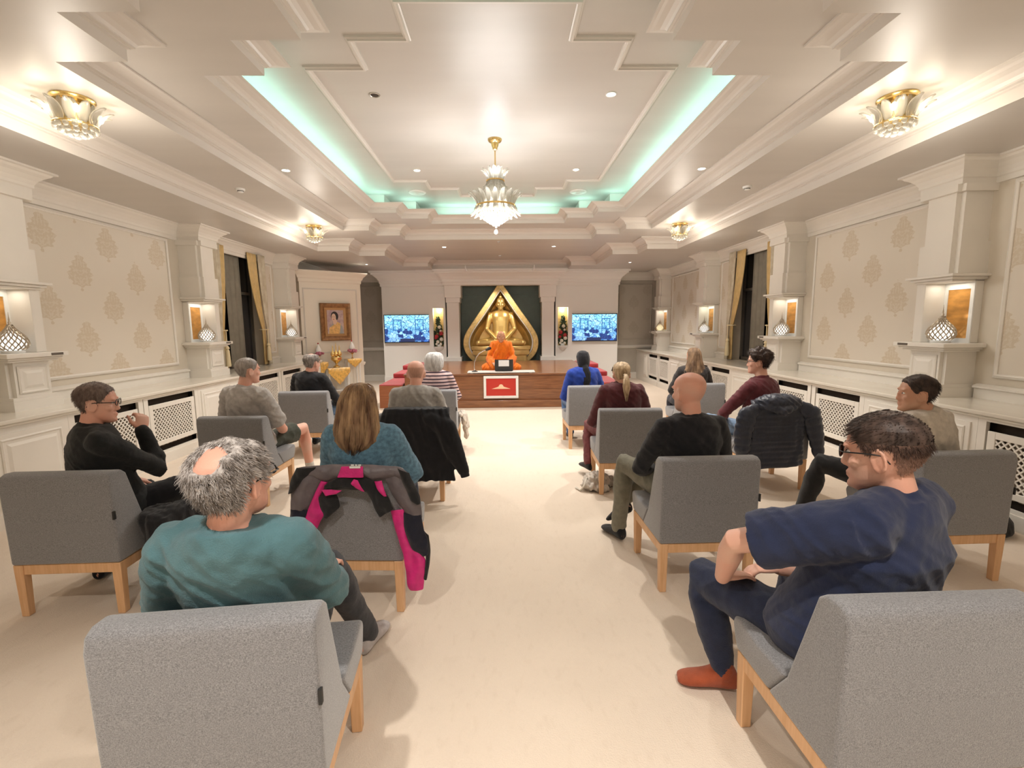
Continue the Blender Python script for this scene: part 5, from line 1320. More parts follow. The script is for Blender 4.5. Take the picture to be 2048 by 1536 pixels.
t = person('L3', 'person in a blue marl sweater with long light brown hair', ps, Hm, LAP, ST_LEGS, cloth('blue_marl_knit', (0.12, 0.25, 0.36), 0.3, 45), cloth('dark_denim', (0.03, 0.04, 0.07)), SK1,
    vox=0.009, sock=cloth('pale_sock', (0.6, 0.55, 0.5)), seed=3, loose=0.006, fold=0.004)
mb = long_hair(Hm, [(0.250, 0.012, 0.0, -0.03), (0.243, 0.045, 0.03, -0.075), (0.225, 0.075, 0.055, -0.10), (0.19, 0.098, 0.045, -0.125), (0.14, 0.112, 0.025, -0.138), (0.08, 0.120, 0.015, -0.145), (0.02, 0.128, 0.01, -0.15), (-0.04, 0.135, 0.0, -0.155), (-0.09, 0.125, -0.03, -0.155), (-0.125, 0.095, -0.06, -0.15), (-0.145, 0.05, -0.08, -0.14)], 2, 520, wv=0.12, curl=0.035)
h_ = put_hair(t, mb, hmat('light_brown_hair', (0.16, 0.085, 0.05), (0.52, 0.35, 0.20), 22))

# --- grey t-shirt and shorts
ps = Pose(lean=0.0, py=0.37, twist=-0.30, fat=1.05, sh=1.14, up=0.02)
Hm = headmat(ps.P(0, 0.01, 1.0)+Vector((0.03, 0.0, 0.185)), yaw=-0.75, pitch=0.0)
t = person('L4', 'person with cropped grey hair in a grey t-shirt and olive shorts', ps, Hm,
    (((-0.26, 0.40, 0.68), (-0.1, 0.62, 0.58)), ((0.25, 0.42, 0.62), (0.14, 0.66, 0.57))),
    (((-0.14, 0.80, 0.50), (-0.2, 0.80, 0.085)), ((0.25, 0.86, 0.53), (0.27, 0.92, 0.085))),
    cloth('grey_tshirt', (0.42, 0.395, 0.375)), cloth('olive_cotton', (0.055, 0.06, 0.045)), SK2, sleeve='short', trousers='short', vox=0.007, sock=cloth('white_sock', (0.6, 0.57, 0.53)), feet=((0, 1), (0.1, 1)), seed=4, loose=0.004)
eyes(t, Hm)
rows, roots = hair_cap(Hm, 0.006, rec=0.0, rough=0.2, seed=7); mb = MB(); mb.grid(rows); strands(mb, Hm, roots, 1200, 0.009, comb_down, lift=0.4, wid=0.002, seed=8)
put_hair(t, mb, hmat('cropped_grey_hair', (0.20, 0.175, 0.16), (0.40, 0.36, 0.33)))

# --- bald man in grey long sleeve (black jacket on the chair)
ps = Pose(lean=0.0, py=0.38, fat=1.08, sh=1.12)
Hm = headmat(ps.P(0, 0.02, 1.0)+Vector((0.005, 0, 0.155)), yaw=0.05, pitch=-0.05)
t = person('L5', 'bald person in a grey long sleeved top', ps, Hm, (((-0.26, 0.42, 0.66), (-0.1, 0.62, 0.58)), ((0.26, 0.42, 0.66), (0.1, 0.62, 0.58))), ST_LEGS, cloth('grey_jersey', (0.36, 0.345, 0.325)), cloth('charcoal_cotton', (0.06, 0.06, 0.06)), SK2, vox=0.009, sock=cloth('white_sock2', (0.6, 0.57, 0.53)), seed=5)
rows, roots = hair_cap(Hm, 0.0008, rough=0.5, seed=9, bald=lambda p: sm(0.165, 0.20, p.z)*0.9)
mb = MB(); mb.grid(rows); put_hair(t, mb, hmat('stubble', (0.47, 0.27, 0.20), (0.58, 0.32, 0.24), 90))

# --- black jumper, jeans, far left row
ps = Pose(lean=0.0, py=0.37, twist=-0.25, fat=1.05, sh=1.08)
Hm = headmat(ps.P(0, 0.01, 1.0)+Vector((0.03, 0, 0.145)), yaw=-0.5, pitch=-0.05)
t = person('L6', 'person in a black jumper and blue jeans seated before the portrait unit', ps, Hm, (((-0.27, 0.40, 0.66), (-0.1, 0.60, 0.58)), ((0.29, 0.42, 0.62), (0.14, 0.64, 0.57))),
    (((-0.12, 0.80, 0.50), (-0.13, 0.70, 0.085)), ((0.26, 0.82, 0.50), (0.20, 0.70, 0.085))), cloth('black_knit2', (0.010, 0.010, 0.013)), cloth('blue_denim', (0.12, 0.21, 0.36)), SK2, vox=0.010, sock=cloth('dark_shoe', (0.02, 0.025, 0.03)), seed=6)
rows, roots = hair_cap(Hm, 0.012, rough=0.5, seed=11, bald=lambda p: 0.7*(1-sm(0.5, 1.2, math.hypot(p.x/0.05, (p.y+0.01)/0.06)))*(1 if p.z > 0.19 else 0)); mb = MB(); mb.grid(rows); strands(mb, Hm, roots, 1200, 0.018, comb_down, lift=0.35, seed=12)
put_hair(t, mb, hmat('salt_and_pepper_hair', (0.10, 0.085, 0.075), (0.32, 0.28, 0.25)))

# --- white curly hair, striped top
m, nt, b = nmat('striped_knit'); x = NX(nt); tc = nt.nodes.new('ShaderNodeTexCoord'); sep = nt.nodes.new('ShaderNodeSeparateXYZ'); nt.links.new(tc.outputs['Object'], sep.inputs[0])
k = x.m('LESS_THAN', x.m('FRACT', x.m('DIVIDE', sep.outputs[2], 0.042)), 0.38)
nt.links.new(x.mix(k, (0.68, 0.50, 0.50), (0.04, 0.02, 0.04)), b.inputs['Base Color']); b.inputs['Roughness'].default_value = 0.8
ps = Pose(lean=0.0, py=0.38, fat=1.05, sh=0.98)
Hm = headmat(ps.P(0, 0.02, 1.0)+Vector((0.0, 0, 0.135)), yaw=-0.2, pitch=-0.05, k=0.95)
t = person('L7', 'person with bobbed curly white hair in a pink and black striped top', ps, Hm, LAP, ST_LEGS, m, cloth('cream_trousers', (0.55, 0.50, 0.44)), SK1, vox=0.010, sock=cloth('white_sock3', (0.6, 0.57, 0.53)), seed=7, fold=0.003)
mb = long_hair(Hm, [(0.258, 0.015, 0.0, -0.03), (0.252, 0.055, 0.05, -0.08), (0.232, 0.088, 0.075, -0.115), (0.19, 0.112, 0.07, -0.138), (0.13, 0.120, 0.045, -0.142), (0.07, 0.112, 0.02, -0.130), (0.02, 0.095, 0.0, -0.115), (-0.01, 0.06, -0.02, -0.095)], 9, 900, wv=0.16, freq=11, curl=0.16)
put_hair(t, mb, hmat('white_hair', (0.42, 0.40, 0.39), (0.72, 0.70, 0.68), 35))

# --- navy t-shirt, nearest right
ps = Pose(lean=0.01, py=0.39, twist=0.48, fat=1.28, sh=1.24, side=0.10)
Hm = headmat(ps.P(0, 0.02, 1.0)+Vector((-0.015, 0.01, 0.164)), yaw=0.72, pitch=-0.08, k=1.12)
t = person('R1', 'person with short dark hair and glasses in a navy t-shirt and orange socks', ps, Hm,
    (((-0.365, 0.46, 0.80), (-0.32, 0.62, 0.570)), ((0.28, 0.50, 0.62), (-0.06, 0.655, 0.580))),
    (((-0.31, 0.82, 0.455), (-0.255, 0.70, 0.095)), ((0.16, 0.84, 0.46), (0.12, 0.86, 0.09))),
    cloth('navy_tshirt', (0.016, 0.024, 0.064), 0.08, 20, bump=0.12), cloth('navy_joggers', (0.020, 0.028, 0.062)), SK4, sleeve='short', vox=0.0055,
    sock=cloth('rust_orange_sock', (0.34, 0.075, 0.030)), feet=((-0.93, 0.25), (-0.1, 1)), belly=0.0, tg=0.012, hem=0.3, hipz=0.455, loose=0.016, fold=0.005, gx=0.026,
    hands={-1: dict(f=(0.97, 0.18, -0.02), u=(-0.1, 0.2, 1.0), curl=0.30, side=-1), 1: dict(f=(-0.9, 0.2, -0.08), u=(0, 0.1, 1), curl=0.6, side=1)}, seed=8)
eyes(t, Hm)
rows, roots = hair_cap(Hm, lambda f, z: 0.003+0.008*sm(0.12, 0.19, z), rough=0.35, seed=13)
def comb_fwd(p, nrm, phi, z, rnd): return Vector((0.25+rnd.uniform(-.35, .35), 0.8 if p.z > 0.16 else -0.2, -0.35))
mb = MB()
for j in range(len(rows)-1):
    z_ = 0.030+0.206*(1-(1-j/30)**1.25); mb.k = 0 if z_ < 0.10 else 1 if z_ < 0.128 else 2 if z_ < 0.15 else 3
    mb.grid(rows[j:j+2])
bands = ((0.03, 0.10, 0, 1500, 0.004), (0.09, 0.13, 1, 1800, 0.006), (0.12, 0.155, 2, 2000, 0.009))
for z0_, z1_, k_, n_, l_ in bands:
    mb.k = k_; strands(mb, Hm, [r for r in roots if z0_ < r[3] < z1_], n_, l_, comb_down, lift=0.22, wid=0.0017, seed=15+k_)
mb.k = 3; strands(mb, Hm, [r for r in roots if r[3] > 0.148], 5200, 0.026, comb_fwd, lift=0.04, wid=0.0024, seed=14, segs=4, curl=0.02)
put_hair(t, mb, [hmat('fade_low', (0.40, 0.24, 0.18), (0.50, 0.30, 0.23), 60), hmat('fade_mid', (0.20, 0.12, 0.09), (0.32, 0.19, 0.145), 60), hmat('fade_high', (0.07, 0.042, 0.034), (0.16, 0.095, 0.075), 60), hmat('dark_brown_hair', (0.024, 0.015, 0.013), (0.10, 0.066, 0.055), 50)])
glasses(t, Hm, 'black', shade=True)

# --- bald person in black sweater
ps = Pose(lean=-0.03, py=0.36, twist=0.15, fat=1.08, sh=1.12, side=-0.035)
Hm = headmat(ps.P(0, 0.01, 1.0)+Vector((-0.01, 0, 0.175)), yaw=0.40, pitch=0.0, k=1.06)
t = person('R2', 'bald person in a black sweater and olive trousers', ps, Hm,
    (((-0.31, 0.36, 0.66), (-0.16, 0.56, 0.60)), ((0.27, 0.38, 0.66), (0.1, 0.60, 0.58))),
    (((-0.30, 0.74, 0.58), (-0.34, 0.72, 0.10)), ((-0.02, 0.80, 0.60), (-0.30, 0.80, 0.25))),
    cloth('black_sweater', (0.009, 0.010, 0.014), 0.1, 14), cloth('olive_trousers', (0.20, 0.19, 0.145)), SK2, vox=0.008, sock=cloth('black_sock2', (0.012, 0.012, 0.015)), feet=((-0.35, 0.95), (-0.6, 0.7)), foot_pitch=(0, -0.6), seed=9)
eyes(t, Hm)
rows, roots = hair_cap(Hm, 0.0006, rough=0.5, seed=16, bald=lambda p: sm(0.14, 0.18, p.z)*0.9); 

# --- blond ponytail, burgundy top
ps = Pose(lean=-0.02, py=0.37, twist=0.05, fat=1.0, sh=0.98, side=-0.04)
Hm = headmat(ps.P(0, 0.02, 1.0)+Vector((0, 0, 0.115)), yaw=0.08, pitch=-0.12, k=0.96)
BURG = cloth('burgundy_top', (0.095, 0.022, 0.028))
t = person('R3', 'person with a blond ponytail in a burgundy top', ps, Hm, (((-0.30, 0.36, 0.62), (-0.16, 0.60, 0.58)), ((0.27, 0.38, 0.64), (0.1, 0.60, 0.58))),
    (((-0.27, 0.78, 0.50), (-0.30, 0.55, 0.16)), ((0.10, 0.80, 0.50), (0.05, 0.75, 0.09))), BURG, cloth('burgundy_trousers', (0.15, 0.035, 0.038)), SK1, vox=0.009, sock=cloth('black_sock3', (0.012, 0.012, 0.015)), feet=((-0.3, 1), (0, 1)), seed=10)
BL = hmat('blond_hair', (0.30, 0.20, 0.11), (0.68, 0.52, 0.34), 40)
rows, roots = hair_cap(Hm, 0.010, rough=0.2, seed=17)
def comb_pony(p, nrm, phi, z, rnd): return (Vector((0, -0.115, 0.11))-p).normalized()+Vector((rnd.uniform(-.1, .1), 0, rnd.uniform(-.1, .1)))
mb = MB(); mb.grid(rows); strands(mb, Hm, roots, 1600, 0.040, comb_pony, lift=0.08, wid=0.003, seed=18, segs=3)
mb.tube([Hm @ Vector(q) for q in ((0, -0.105, 0.11), (0.002, -0.145, 0.10), (0.004, -0.165, 0.05), (0.004, -0.165, -0.02), (0.002, -0.155, -0.08), (0, -0.15, -0.115))], [0.014, 0.022, 0.030, 0.032, 0.020, 0.004], 14)
for k in range(40):
    a = k*0.63; mb.tube([Hm @ Vector((r_*math.cos(a), -0.16+r_*math.sin(a), z_)) for r_, z_ in ((0.026, 0.07), (0.033, 0.0), (0.026, -0.06), (0.008, -0.13-0.01*(k % 3)))], [0.0028, 0.003, 0.0025, 0.001], 4, caps=False)
put_hair(t, mb, BL)
hb = MB(); hb.tube([Hm @ hsurf(f, 0.150+0.075*math.cos(f/1.6))*1.0 for f in []] or [Hm @ Vector((0.092*math.sin(a), 0.015-0.02*math.cos(a), 0.14+0.105*math.cos(a))) for a in [-1.4+0.28*i for i in range(11)]], 0.006, 8)
hb.build('hair_band', 'black', t, smooth=True)
MB().ring((0, 0, 0), 0.016, 0.006).build('hair_tie', 'black', t, smooth=True).location = Hm @ Vector((0.001, -0.13, 0.105))

# --- black headscarf, blue jumper
ps = Pose(lean=0.0, py=0.38, twist=0.1, fat=1.0, sh=0.98, side=-0.06)
Hm = headmat(ps.P(0, 0.02, 1.0)+Vector((0, 0, 0.13)), yaw=0.18, pitch=-0.05, k=0.97)
t = person('R4', 'person in a black headscarf and a bright blue jumper', ps, Hm, (((-0.30, 0.34, 0.62), (-0.14, 0.60, 0.58)), ((0.25, 0.40, 0.66), (0.1, 0.60, 0.58))), (((-0.20, 0.82, 0.50), (-0.16, 0.62, 0.09)), ((0.12, 0.80, 0.50), (0.13, 0.78, 0.085))),
    cloth('royal_blue_knit', (0.012, 0.045, 0.30)), cloth('mid_blue_denim', (0.07, 0.13, 0.26)), SK3, vox=0.010, sock=cloth('dark_sock4', (0.02, 0.02, 0.03)), seed=11)
sc = MB(); sc.loft([[Hm @ Vector((hw*math.sin(a), (yf+yb)/2+(yf-yb)/2*math.cos(a), z)) for a in [2*PI*i/24 for i in range(24)]] for z, hw, yf, yb in ((0.247, 0.01, 0.0, -0.02), (0.240, 0.045, 0.04, -0.065), (0.215, 0.076, 0.07, -0.10), (0.17, 0.090, 0.080, -0.118), (0.12, 0.090, 0.055, -0.120), (0.07, 0.083, 0.02, -0.108), (0.03, 0.072, 0.0, -0.095), (-0.01, 0.066, 0.01, -0.09))])
sc.tube([Hm @ Vector(q) for q in ((0, -0.085, 0.05), (0, -0.115, 0.0), (0.01, -0.125, -0.06), (0.01, -0.12, -0.15), (0.01, -0.12, -0.19))], [0.03, 0.045, 0.055, 0.062, 0.05], 14, flat=((0, 1, 0), 0.45))
bake(sc, 'headscarf', cloth('black_scarf', (0.008, 0.008, 0.012)), t, 0.009, folds(0.003, 14, 8, 2))

# --- long brown hair, right
ps = Pose(lean=0.0, py=0.38, fat=1.0, sh=0.98, side=-0.03)
Hm = headmat(ps.P(0, 0.02, 1.0)+Vector((0, 0, 0.15)), yaw=0.12, pitch=-0.03, k=0.97)
t = person('R5', 'person with long wavy brown hair in a dark top', ps, Hm, LAP, ST_LEGS, cloth('charcoal_top', (0.03, 0.025, 0.025)), cloth('dark_trousers', (0.03, 0.03, 0.04)), SK1, vox=0.010, sock=cloth('dark_sock5', (0.02, 0.02, 0.03)), seed=12)
mb = long_hair(Hm, [(0.245, 0.012, 0.0, -0.03), (0.238, 0.045, 0.03, -0.07), (0.22, 0.070, 0.05, -0.095), (0.18, 0.086, 0.045, -0.118), (0.13, 0.092, 0.025, -0.125), (0.07, 0.100, 0.01, -0.128), (0.0, 0.122, 0.01, -0.135), (-0.07, 0.145, 0.0, -0.145), (-0.14, 0.150, -0.02, -0.15), (-0.20, 0.13, -0.05, -0.15)], 5, 420, wv=0.11, freq=13, curl=0.03)
put_hair(t, mb, hmat('brown_hair', (0.09, 0.05, 0.03), (0.30, 0.19, 0.11), 22))

# --- burgundy sweater and glasses (navy quilted jacket on the chair)
ps = Pose(lean=0.03, py=0.38, twist=0.45, fat=1.0, sh=0.98, side=-0.03, up=0.02)
Hm = headmat(ps.P(0, 0.02, 1.0)+Vector((-0.01, 0, 0.195)), yaw=1.05, pitch=0.0, k=0.98)
t = person('R6', 'person with short dark hair and glasses in a burgundy sweater', ps, Hm, (((-0.34, 0.42, 0.68), (-0.22, 0.64, 0.60)), ((0.24, 0.44, 0.66), (0.1, 0.62, 0.58))), (((-0.30, 0.84, 0.53), (-0.16, 0.98, 0.22)), ((0.12, 0.82, 0.50), (0.10, 0.80, 0.085))),
    cloth('burgundy_sweater', (0.115, 0.022, 0.030)), cloth('pale_denim', (0.17, 0.25, 0.37)), SK4, vox=0.008, sock=cloth('white_sock6', (0.6, 0.57, 0.53)), feet=((0.2, 1), (0, 1)), seed=13)
eyes(t, Hm)
rows, roots = hair_cap(Hm, lambda f, z: 0.010+0.022*sm(0.10, 0.18, z), rough=0.7, seed=19); mb = MB(); mb.grid(rows); strands(mb, Hm, roots, 2200, 0.030, comb_swirl, lift=0.5, wid=0.003, seed=20, segs=3, curl=0.15)
put_hair(t, mb, hmat('tousled_dark_hair', (0.018, 0.011, 0.009), (0.07, 0.04, 0.03)))
glasses(t, Hm)

# --- beige top, far right
ps = Pose(lean=0.02, py=0.36, twist=0.35, fat=1.1, sh=1.12, side=-0.04)
Hm = headmat(ps.P(0, 0.02, 1.0)+Vector((-0.04, 0, 0.135)), yaw=1.15, pitch=0.03)
t = person('R7', 'person with short dark hair in a beige top and black trousers', ps, Hm, (((-0.30, 0.40, 0.68), (-0.2, 0.62, 0.60)), ((0.28, 0.38, 0.66), (0.1, 0.60, 0.58))), (((-0.40, 0.70, 0.56), (-0.46, 0.80, 0.10)), ((0.12, 0.80, 0.50), (0.10, 0.80, 0.085))),
    cloth('beige_jersey', (0.58, 0.53, 0.46)), cloth('black_trousers', (0.009, 0.009, 0.010)), SK3, vox=0.007, sock=cloth('black_sock7', (0.012, 0.012, 0.015)), feet=((-0.4, 0.9), (0, 1)), seed=14)
eyes(t, Hm)
rows, roots = hair_cap(Hm, lambda f, z: 0.004+0.006*sm(0.10, 0.18, z), rough=0.3, seed=21); mb = MB(); mb.grid(rows); strands(mb, Hm, roots, 2200, 0.018, comb_back, lift=0.25, wid=0.0024, seed=22)
put_hair(t, mb, hmat('short_black_hair', (0.016, 0.010, 0.008), (0.060, 0.036, 0.028)))

# --- robed person cross-legged on the stage
def cross_legged(mb, g=0.0, s=1.0, z0=0.0, spread=0.33):
    for q in (-1, 1):
        mb.tube([(q*0.08*s, 0.0, z0+0.10*s), (q*spread*s*0.7, 0.14*s, z0+0.10*s), (q*spread*s, 0.20*s, z0+0.075*s)], [(0.095+g)*s, (0.085+g)*s, (0.062+g)*s], 14)
        mb.tube([(q*spread*s, 0.20*s, z0+0.075*s), (q*0.14*s, 0.32*s, z0+0.065*s), (-q*0.12*s, 0.30*s, z0+0.065*s)], [(0.062+g)*s, (0.055+g)*s, (0.038+g)*s], 14)
ORG = cloth('saffron_robe', (0.83, 0.19, 0.012), 0.12, 14, 0.2, 120)
t = thing('person', 'shaven headed person in orange robes seated on the stage behind the laptop', 'person', (0.02, 9.86, DZ-0.012), PI)
ps = Pose(lean=0.05, py=0.10, fat=0.95, sh=0.98); OFF = Vector((0, 0, -0.41))
class PP(Pose):
    def c(s, z): return Pose.c(s, z+0.41)-Vector((0, 0, 0.41))
    def P(s, x_, y_, z):
        c = s.c(z); return c+Vector((x_, y_, 0))
def shift(mb, d): mb.v = [(v[0]+d[0], v[1]+d[1], v[2]+d[2]) for v in mb.v]
Hp = headmat(ps.P(0, 0.03, 1.0)+Vector((0, 0.015, 0.118)), pitch=-0.10, k=0.98)
ARMS = (((-0.25, 0.14, 0.68), (-0.16, 0.40, 0.60)), ((0.25, 0.14, 0.68), (0.16, 0.40, 0.60)))
mb = MB(); torso(mb, ps, 0, 0.93); add_head(mb, Hp)
nb = ps.P(0, -0.01, 1.0); nt_ = Hp @ Vector((0, -0.02, 0.055)); mb.tube([nb, nb.lerp(nt_, 0.5), nt_], [0.06, 0.05, 0.05], 16)
mb.tube([ps.P(-0.11, 0, 0.985), ps.P(0, 0, 1.01), ps.P(0.11, 0, 0.985)], [0.035, 0.045, 0.035], 12)
for s, (el, wr) in zip((-1, 1), ARMS): arm(mb, ps, s, el, wr, upto=2); add_hand(mb, wr, (-s*0.3, 1, -0.1), (0, 0, 1), -1 if s > 0 else 1, 0.4)
shift(mb, OFF); cross_legged(mb)
bake(mb, 'body', skin('skin_golden', (0.56, 0.30, 0.18)), t, 0.008, smooth=1)
rb = MB(); torso(rb, ps, 0.02, 1.0, zmin=0.41); arm(rb, ps, -1, *ARMS[0], g=0.016, upto=2); arm(rb, ps, 1, *ARMS[1], g=0.016, upto=2)
rb.tube([ps.P(-0.12, 0.02, 1.0), ps.P(-0.02, 0.08, 0.94), ps.P(0.10, 0.12, 0.80), ps.P(0.16, 0.10, 0.62)], [0.028, 0.035, 0.045, 0.045], 12)
rb.tube([ps.P(-0.11, 0, 0.99), ps.P(0, -0.02, 1.01), ps.P(0.11, 0, 0.99)], [0.05, 0.055, 0.05], 12)
for s, (el, wr) in zip((-1, 1), ARMS): rb.tube([Vector(el), Vector(wr)+Vector((0, -0.05, -0.04))], [0.075, 0.09], 12)
shift(rb, OFF); cross_legged(rb, 0.02)
bake(rb, 'robe', ORG, t, 0.010, folds(0.012, 12, 9, 4), smooth=2)
Hw = Matrix.Translation(OFF) @ Hp; eyes(t, Hw)

# --- seated golden statue
SG = 1.53
t = thing('golden_statue', 'golden cross-legged seated statue inside the leaf-shaped shrine', 'statue', (0.0, LY+0.12, 1.036), PI)
t.scale = (SG, SG, SG)
ps = Pose(lean=-0.0, py=0.06, fat=0.92, sh=1.14); ps.sl = 0.0
Hp = headmat(ps.P(0, 0.05, 1.0)+Vector((0, 0.0, 0.155)), pitch=-0.05, k=0.92)
ARMS = (((-0.245, 0.05, 0.70), (-0.09, 0.24, 0.545)), ((0.245, 0.05, 0.70), (0.09, 0.24, 0.545)))
mb = MB(); torso(mb, ps, 0, 0.97); add_head(mb, Hp)
nb = ps.P(0, -0.01, 1.0); nt_ = Hp @ Vector((0, -0.02, 0.055)); mb.tube([nb, nb.lerp(nt_, 0.5), nt_], [0.055, 0.045, 0.046], 16)
mb.tube([ps.P(-0.12, 0, 0.985), ps.P(0, 0, 1.0), ps.P(0.12, 0, 0.985)], [0.04, 0.045, 0.04], 12)
for s in (-1, 1): mb.ell(Hp @ Vector((s*0.079, 0, 0.09)), (0.008, 0.014, 0.045), 8, 8, Hp.to_3x3())
mb.ell(Hp @ Vector((0, -0.01, 0.245)), (0.035, 0.035, 0.028)); mb.tube([Hp @ Vector((0, -0.01, 0.26)), Hp @ Vector((0, -0.01, 0.315))], [0.018, 0.006], 10)
for s, (el, wr) in zip((-1, 1), ARMS): arm(mb, ps, s, el, wr, r0=0.052, r1=0.044, r2=0.034, upto=2); add_hand(mb, wr, (-s*1, 0.25, -0.1), (0, -0.3, -1), 1 if s > 0 else -1, 0.1)
shift(mb, OFF)
for q in (-1, 1):
    mb.tube([(q*0.08, 0.02, 0.075), (q*0.25, 0.10, 0.07), (q*0.385, 0.17, 0.055)], [0.085, 0.075, 0.055], 14)
    mb.tube([(q*0.385, 0.17, 0.05), (q*0.15, 0.25, 0.055), (-q*0.16, 0.24, 0.055+0.02*(q > 0))], [0.05, 0.055, 0.036], 14)
bake(mb, 'figure', mat('statue_gold', (0.86, 0.62, 0.24), 0.28, 0.7), t, 0.008, smooth=2)
# unseen spotlights with housings, added to brighten the statue and its hollow
for s in (-1, 1):
    tt = thing('added_statue_light', 'added unseen spotlight on the low ceiling, %s of centre, aimed at the golden statue' % ('left' if s < 0 else 'right'), 'added light', (s*0.85, AY-1.15, Z_LOW-0.06))
    MB().tube([(0, 0, 0.06), (0, 0, 0.0), (-s*0.03, 0.03, -0.05)], [0.012, 0.02, 0.03], 12).build('housing', 'white', tt, smooth=True)
    d_ = Vector((-s*0.85, 1.15, -1.45)); lamp('added_statue_beam', 'SPOT', (-s*0.05, 0.05, -0.08), 34, (1.0, 0.88, 0.66), parent=tt, size=0.04, rot=d_.to_track_quat('-Z', 'Y').to_euler(), spot=math.radians(52), blend=0.7)
# ------------------------------------------------------------ garments hung on chairs, bags on the floor
def zp(zx, zy, ox, oy, sc, y): return at(ox+zx*sc, oy+zy*sc, y)
def panel(parent, name, m, L_, R_, y, org, bulge=0.02, fold=0.006, thick=0.005, nu=10, nv=18, seed=0, dy=0.0):
    """cloth strip between two edge lines given on the plane at depth y, bulged toward the camera; org = (ox, oy, scale)"""
    def samp(P, t):
        d = [0]
        for a, b_ in zip(P, P[1:]): d.append(d[-1]+math.dist(a, b_))
        s_ = t*d[-1]
        for i in range(len(P)-1):
            if s_ <= d[i+1] or i == len(P)-2:
                q = (s_-d[i])/max(1e-6, d[i+1]-d[i]); return (P[i][0]*(1-q)+P[i+1][0]*q, P[i][1]*(1-q)+P[i+1][1]*q)
    rows = []
    for j in range(nv+1):
        a, b_ = samp(L_, j/nv), samp(R_, j/nv); r = []
        for k in range(nu+1):
            u = k/nu; p = zp(a[0]*(1-u)+b_[0]*u, a[1]*(1-u)+b_[1]*u, *org, y)
            off = bulge*math.sin(PI*u)**0.7*math.sin(PI*min(1, 0.15+0.7*j/nv)) + fold*noise.noise(Vector((p.x*22+seed, 0, p.z*13)))*2 + fold*noise.noise(Vector((p.x*50+seed, 3, p.z*30)))
            r.append((p.x, p.y-off-dy, p.z))
        rows.append(r)
    o = MB().grid(rows).build(name, m, parent, smooth=True, sharp=0); o.modifiers.new('thick', 'SOLIDIFY').thickness = thick
    o.modifiers.new('sub', 'SUBSURF').render_levels = 1; return o
M['j_grey'] = mat('grey_shell_fabric', (0.135, 0.115, 0.125), 0.45, noise_amt=0.15, noise_scale=14, bump=0.15, bump_scale=40)
M['j_black'] = cloth('black_shell_fabric', (0.012, 0.012, 0.013)); M['j_pink'] = mat('magenta_lining', (0.62, 0.020, 0.20), 0.5, noise_amt=0.15, noise_scale=18, bump=0.15, bump_scale=40)
M['j_navyblack'] = cloth('blue_black_fleece', (0.010, 0.011, 0.022))
O8 = (580, 900, 0.22776); YJ = 2.445
t = thing('jacket', 'grey, black and magenta waterproof jacket draped over the chair behind the blue sweater', 'jacket', (0, 0, 0))
panel(t, 'left_sleeve', 'j_grey', [(60, 160), (15, 350), (15, 520)], [(340, 160), (290, 275), (160, 530)], YJ, O8, 0.03, seed=1)
panel(t, 'left_cuff', 'j_navyblack', [(15, 505), (5, 600), (55, 700)], [(168, 515), (160, 600), (75, 705)], YJ, O8, 0.03, seed=2, dy=0.004)
panel(t, 'left_lining', 'j_pink', [(285, 262), (168, 520), (60, 690), (8, 690), (12, 790)], [(338, 268), (262, 400), (318, 550), (275, 615), (185, 815)], YJ, O8, 0.015, seed=3, dy=0.012)
panel(t, 'left_flap', 'j_black', [(255, 395), (275, 480), (318, 580)], [(425, 372), (452, 485), (330, 585)], YJ, O8, 0.02, seed=4, dy=0.018)
panel(t, 'yoke', 'j_grey', [(70, 150), (240, 128), (480, 122), (660, 122), (800, 132), (970, 138), (1045, 200)], [(190, 225), (330, 265), (440, 222), (660, 222), (750, 255), (930, 222), (1060, 290)], YJ, O8, 0.03, seed=5, nu=8, nv=36, dy=0.012)
panel(t, 'left_shoulder', 'j_black', [(75, 145), (25, 250), (5, 380)], [(260, 135), (150, 230), (45, 345)], YJ, O8, 0.03, seed=6, dy=0.018)
pt = panel(t, 'magenta_yoke_patch', 'j_pink', [(478, 120), (440, 218)], [(665, 122), (668, 218)], YJ, O8, 0.0, 0.002, seed=7, dy=0.045)
mk = MB()
for (a, b_, c, d) in ((535, 127, 562, 138), (572, 127, 590, 138), (598, 127, 624, 138), (522, 143, 618, 160)):
    p, q = zp(a, b_, *O8, YJ-0.052), zp(c, d, *O8, YJ-0.052); mk.box(p.x, q.x, p.y-0.001, p.y, q.z, p.z)
mk.build('white_print', 'white', pt)
panel(t, 'collar', 'j_black', [(320, 300), (450, 222), (570, 222), (660, 225), (740, 250), (880, 400), (925, 495)], [(335, 335), (470, 320), (580, 325), (690, 342), (720, 400), (765, 500), (800, 575)], YJ, O8, 0.02, seed=8, nv=30, dy=0.028)
panel(t, 'lining_fold', 'j_pink', [(305, 318), (345, 372)], [(490, 322), (440, 350)], YJ, O8, 0.004, seed=9, dy=0.05)
panel(t, 'lining_fold', 'j_pink', [(595, 226), (565, 262), (600, 300)], [(622, 232), (650, 280), (682, 335)], YJ, O8, 0.006, seed=10, dy=0.055)
panel(t, 'lining_fold', 'j_pink', [(755, 258), (800, 330), (845, 375)], [(822, 246), (840, 320), (862, 385)], YJ, O8, 0.006, seed=11, dy=0.04)
panel(t, 'right_sleeve', 'j_grey', [(835, 245), (900, 400), (1000, 520), (1010, 580)], [(965, 140), (1060, 260), (1150, 430), (1160, 600)], YJ, O8, 0.03, seed=12)
panel(t, 'right_shoulder', 'j_black', [(955, 140), (1000, 270), (1075, 430), (1130, 455)], [(1050, 190), (1095, 290), (1145, 400), (1150, 455)], YJ, O8, 0.03, seed=13, dy=0.02)
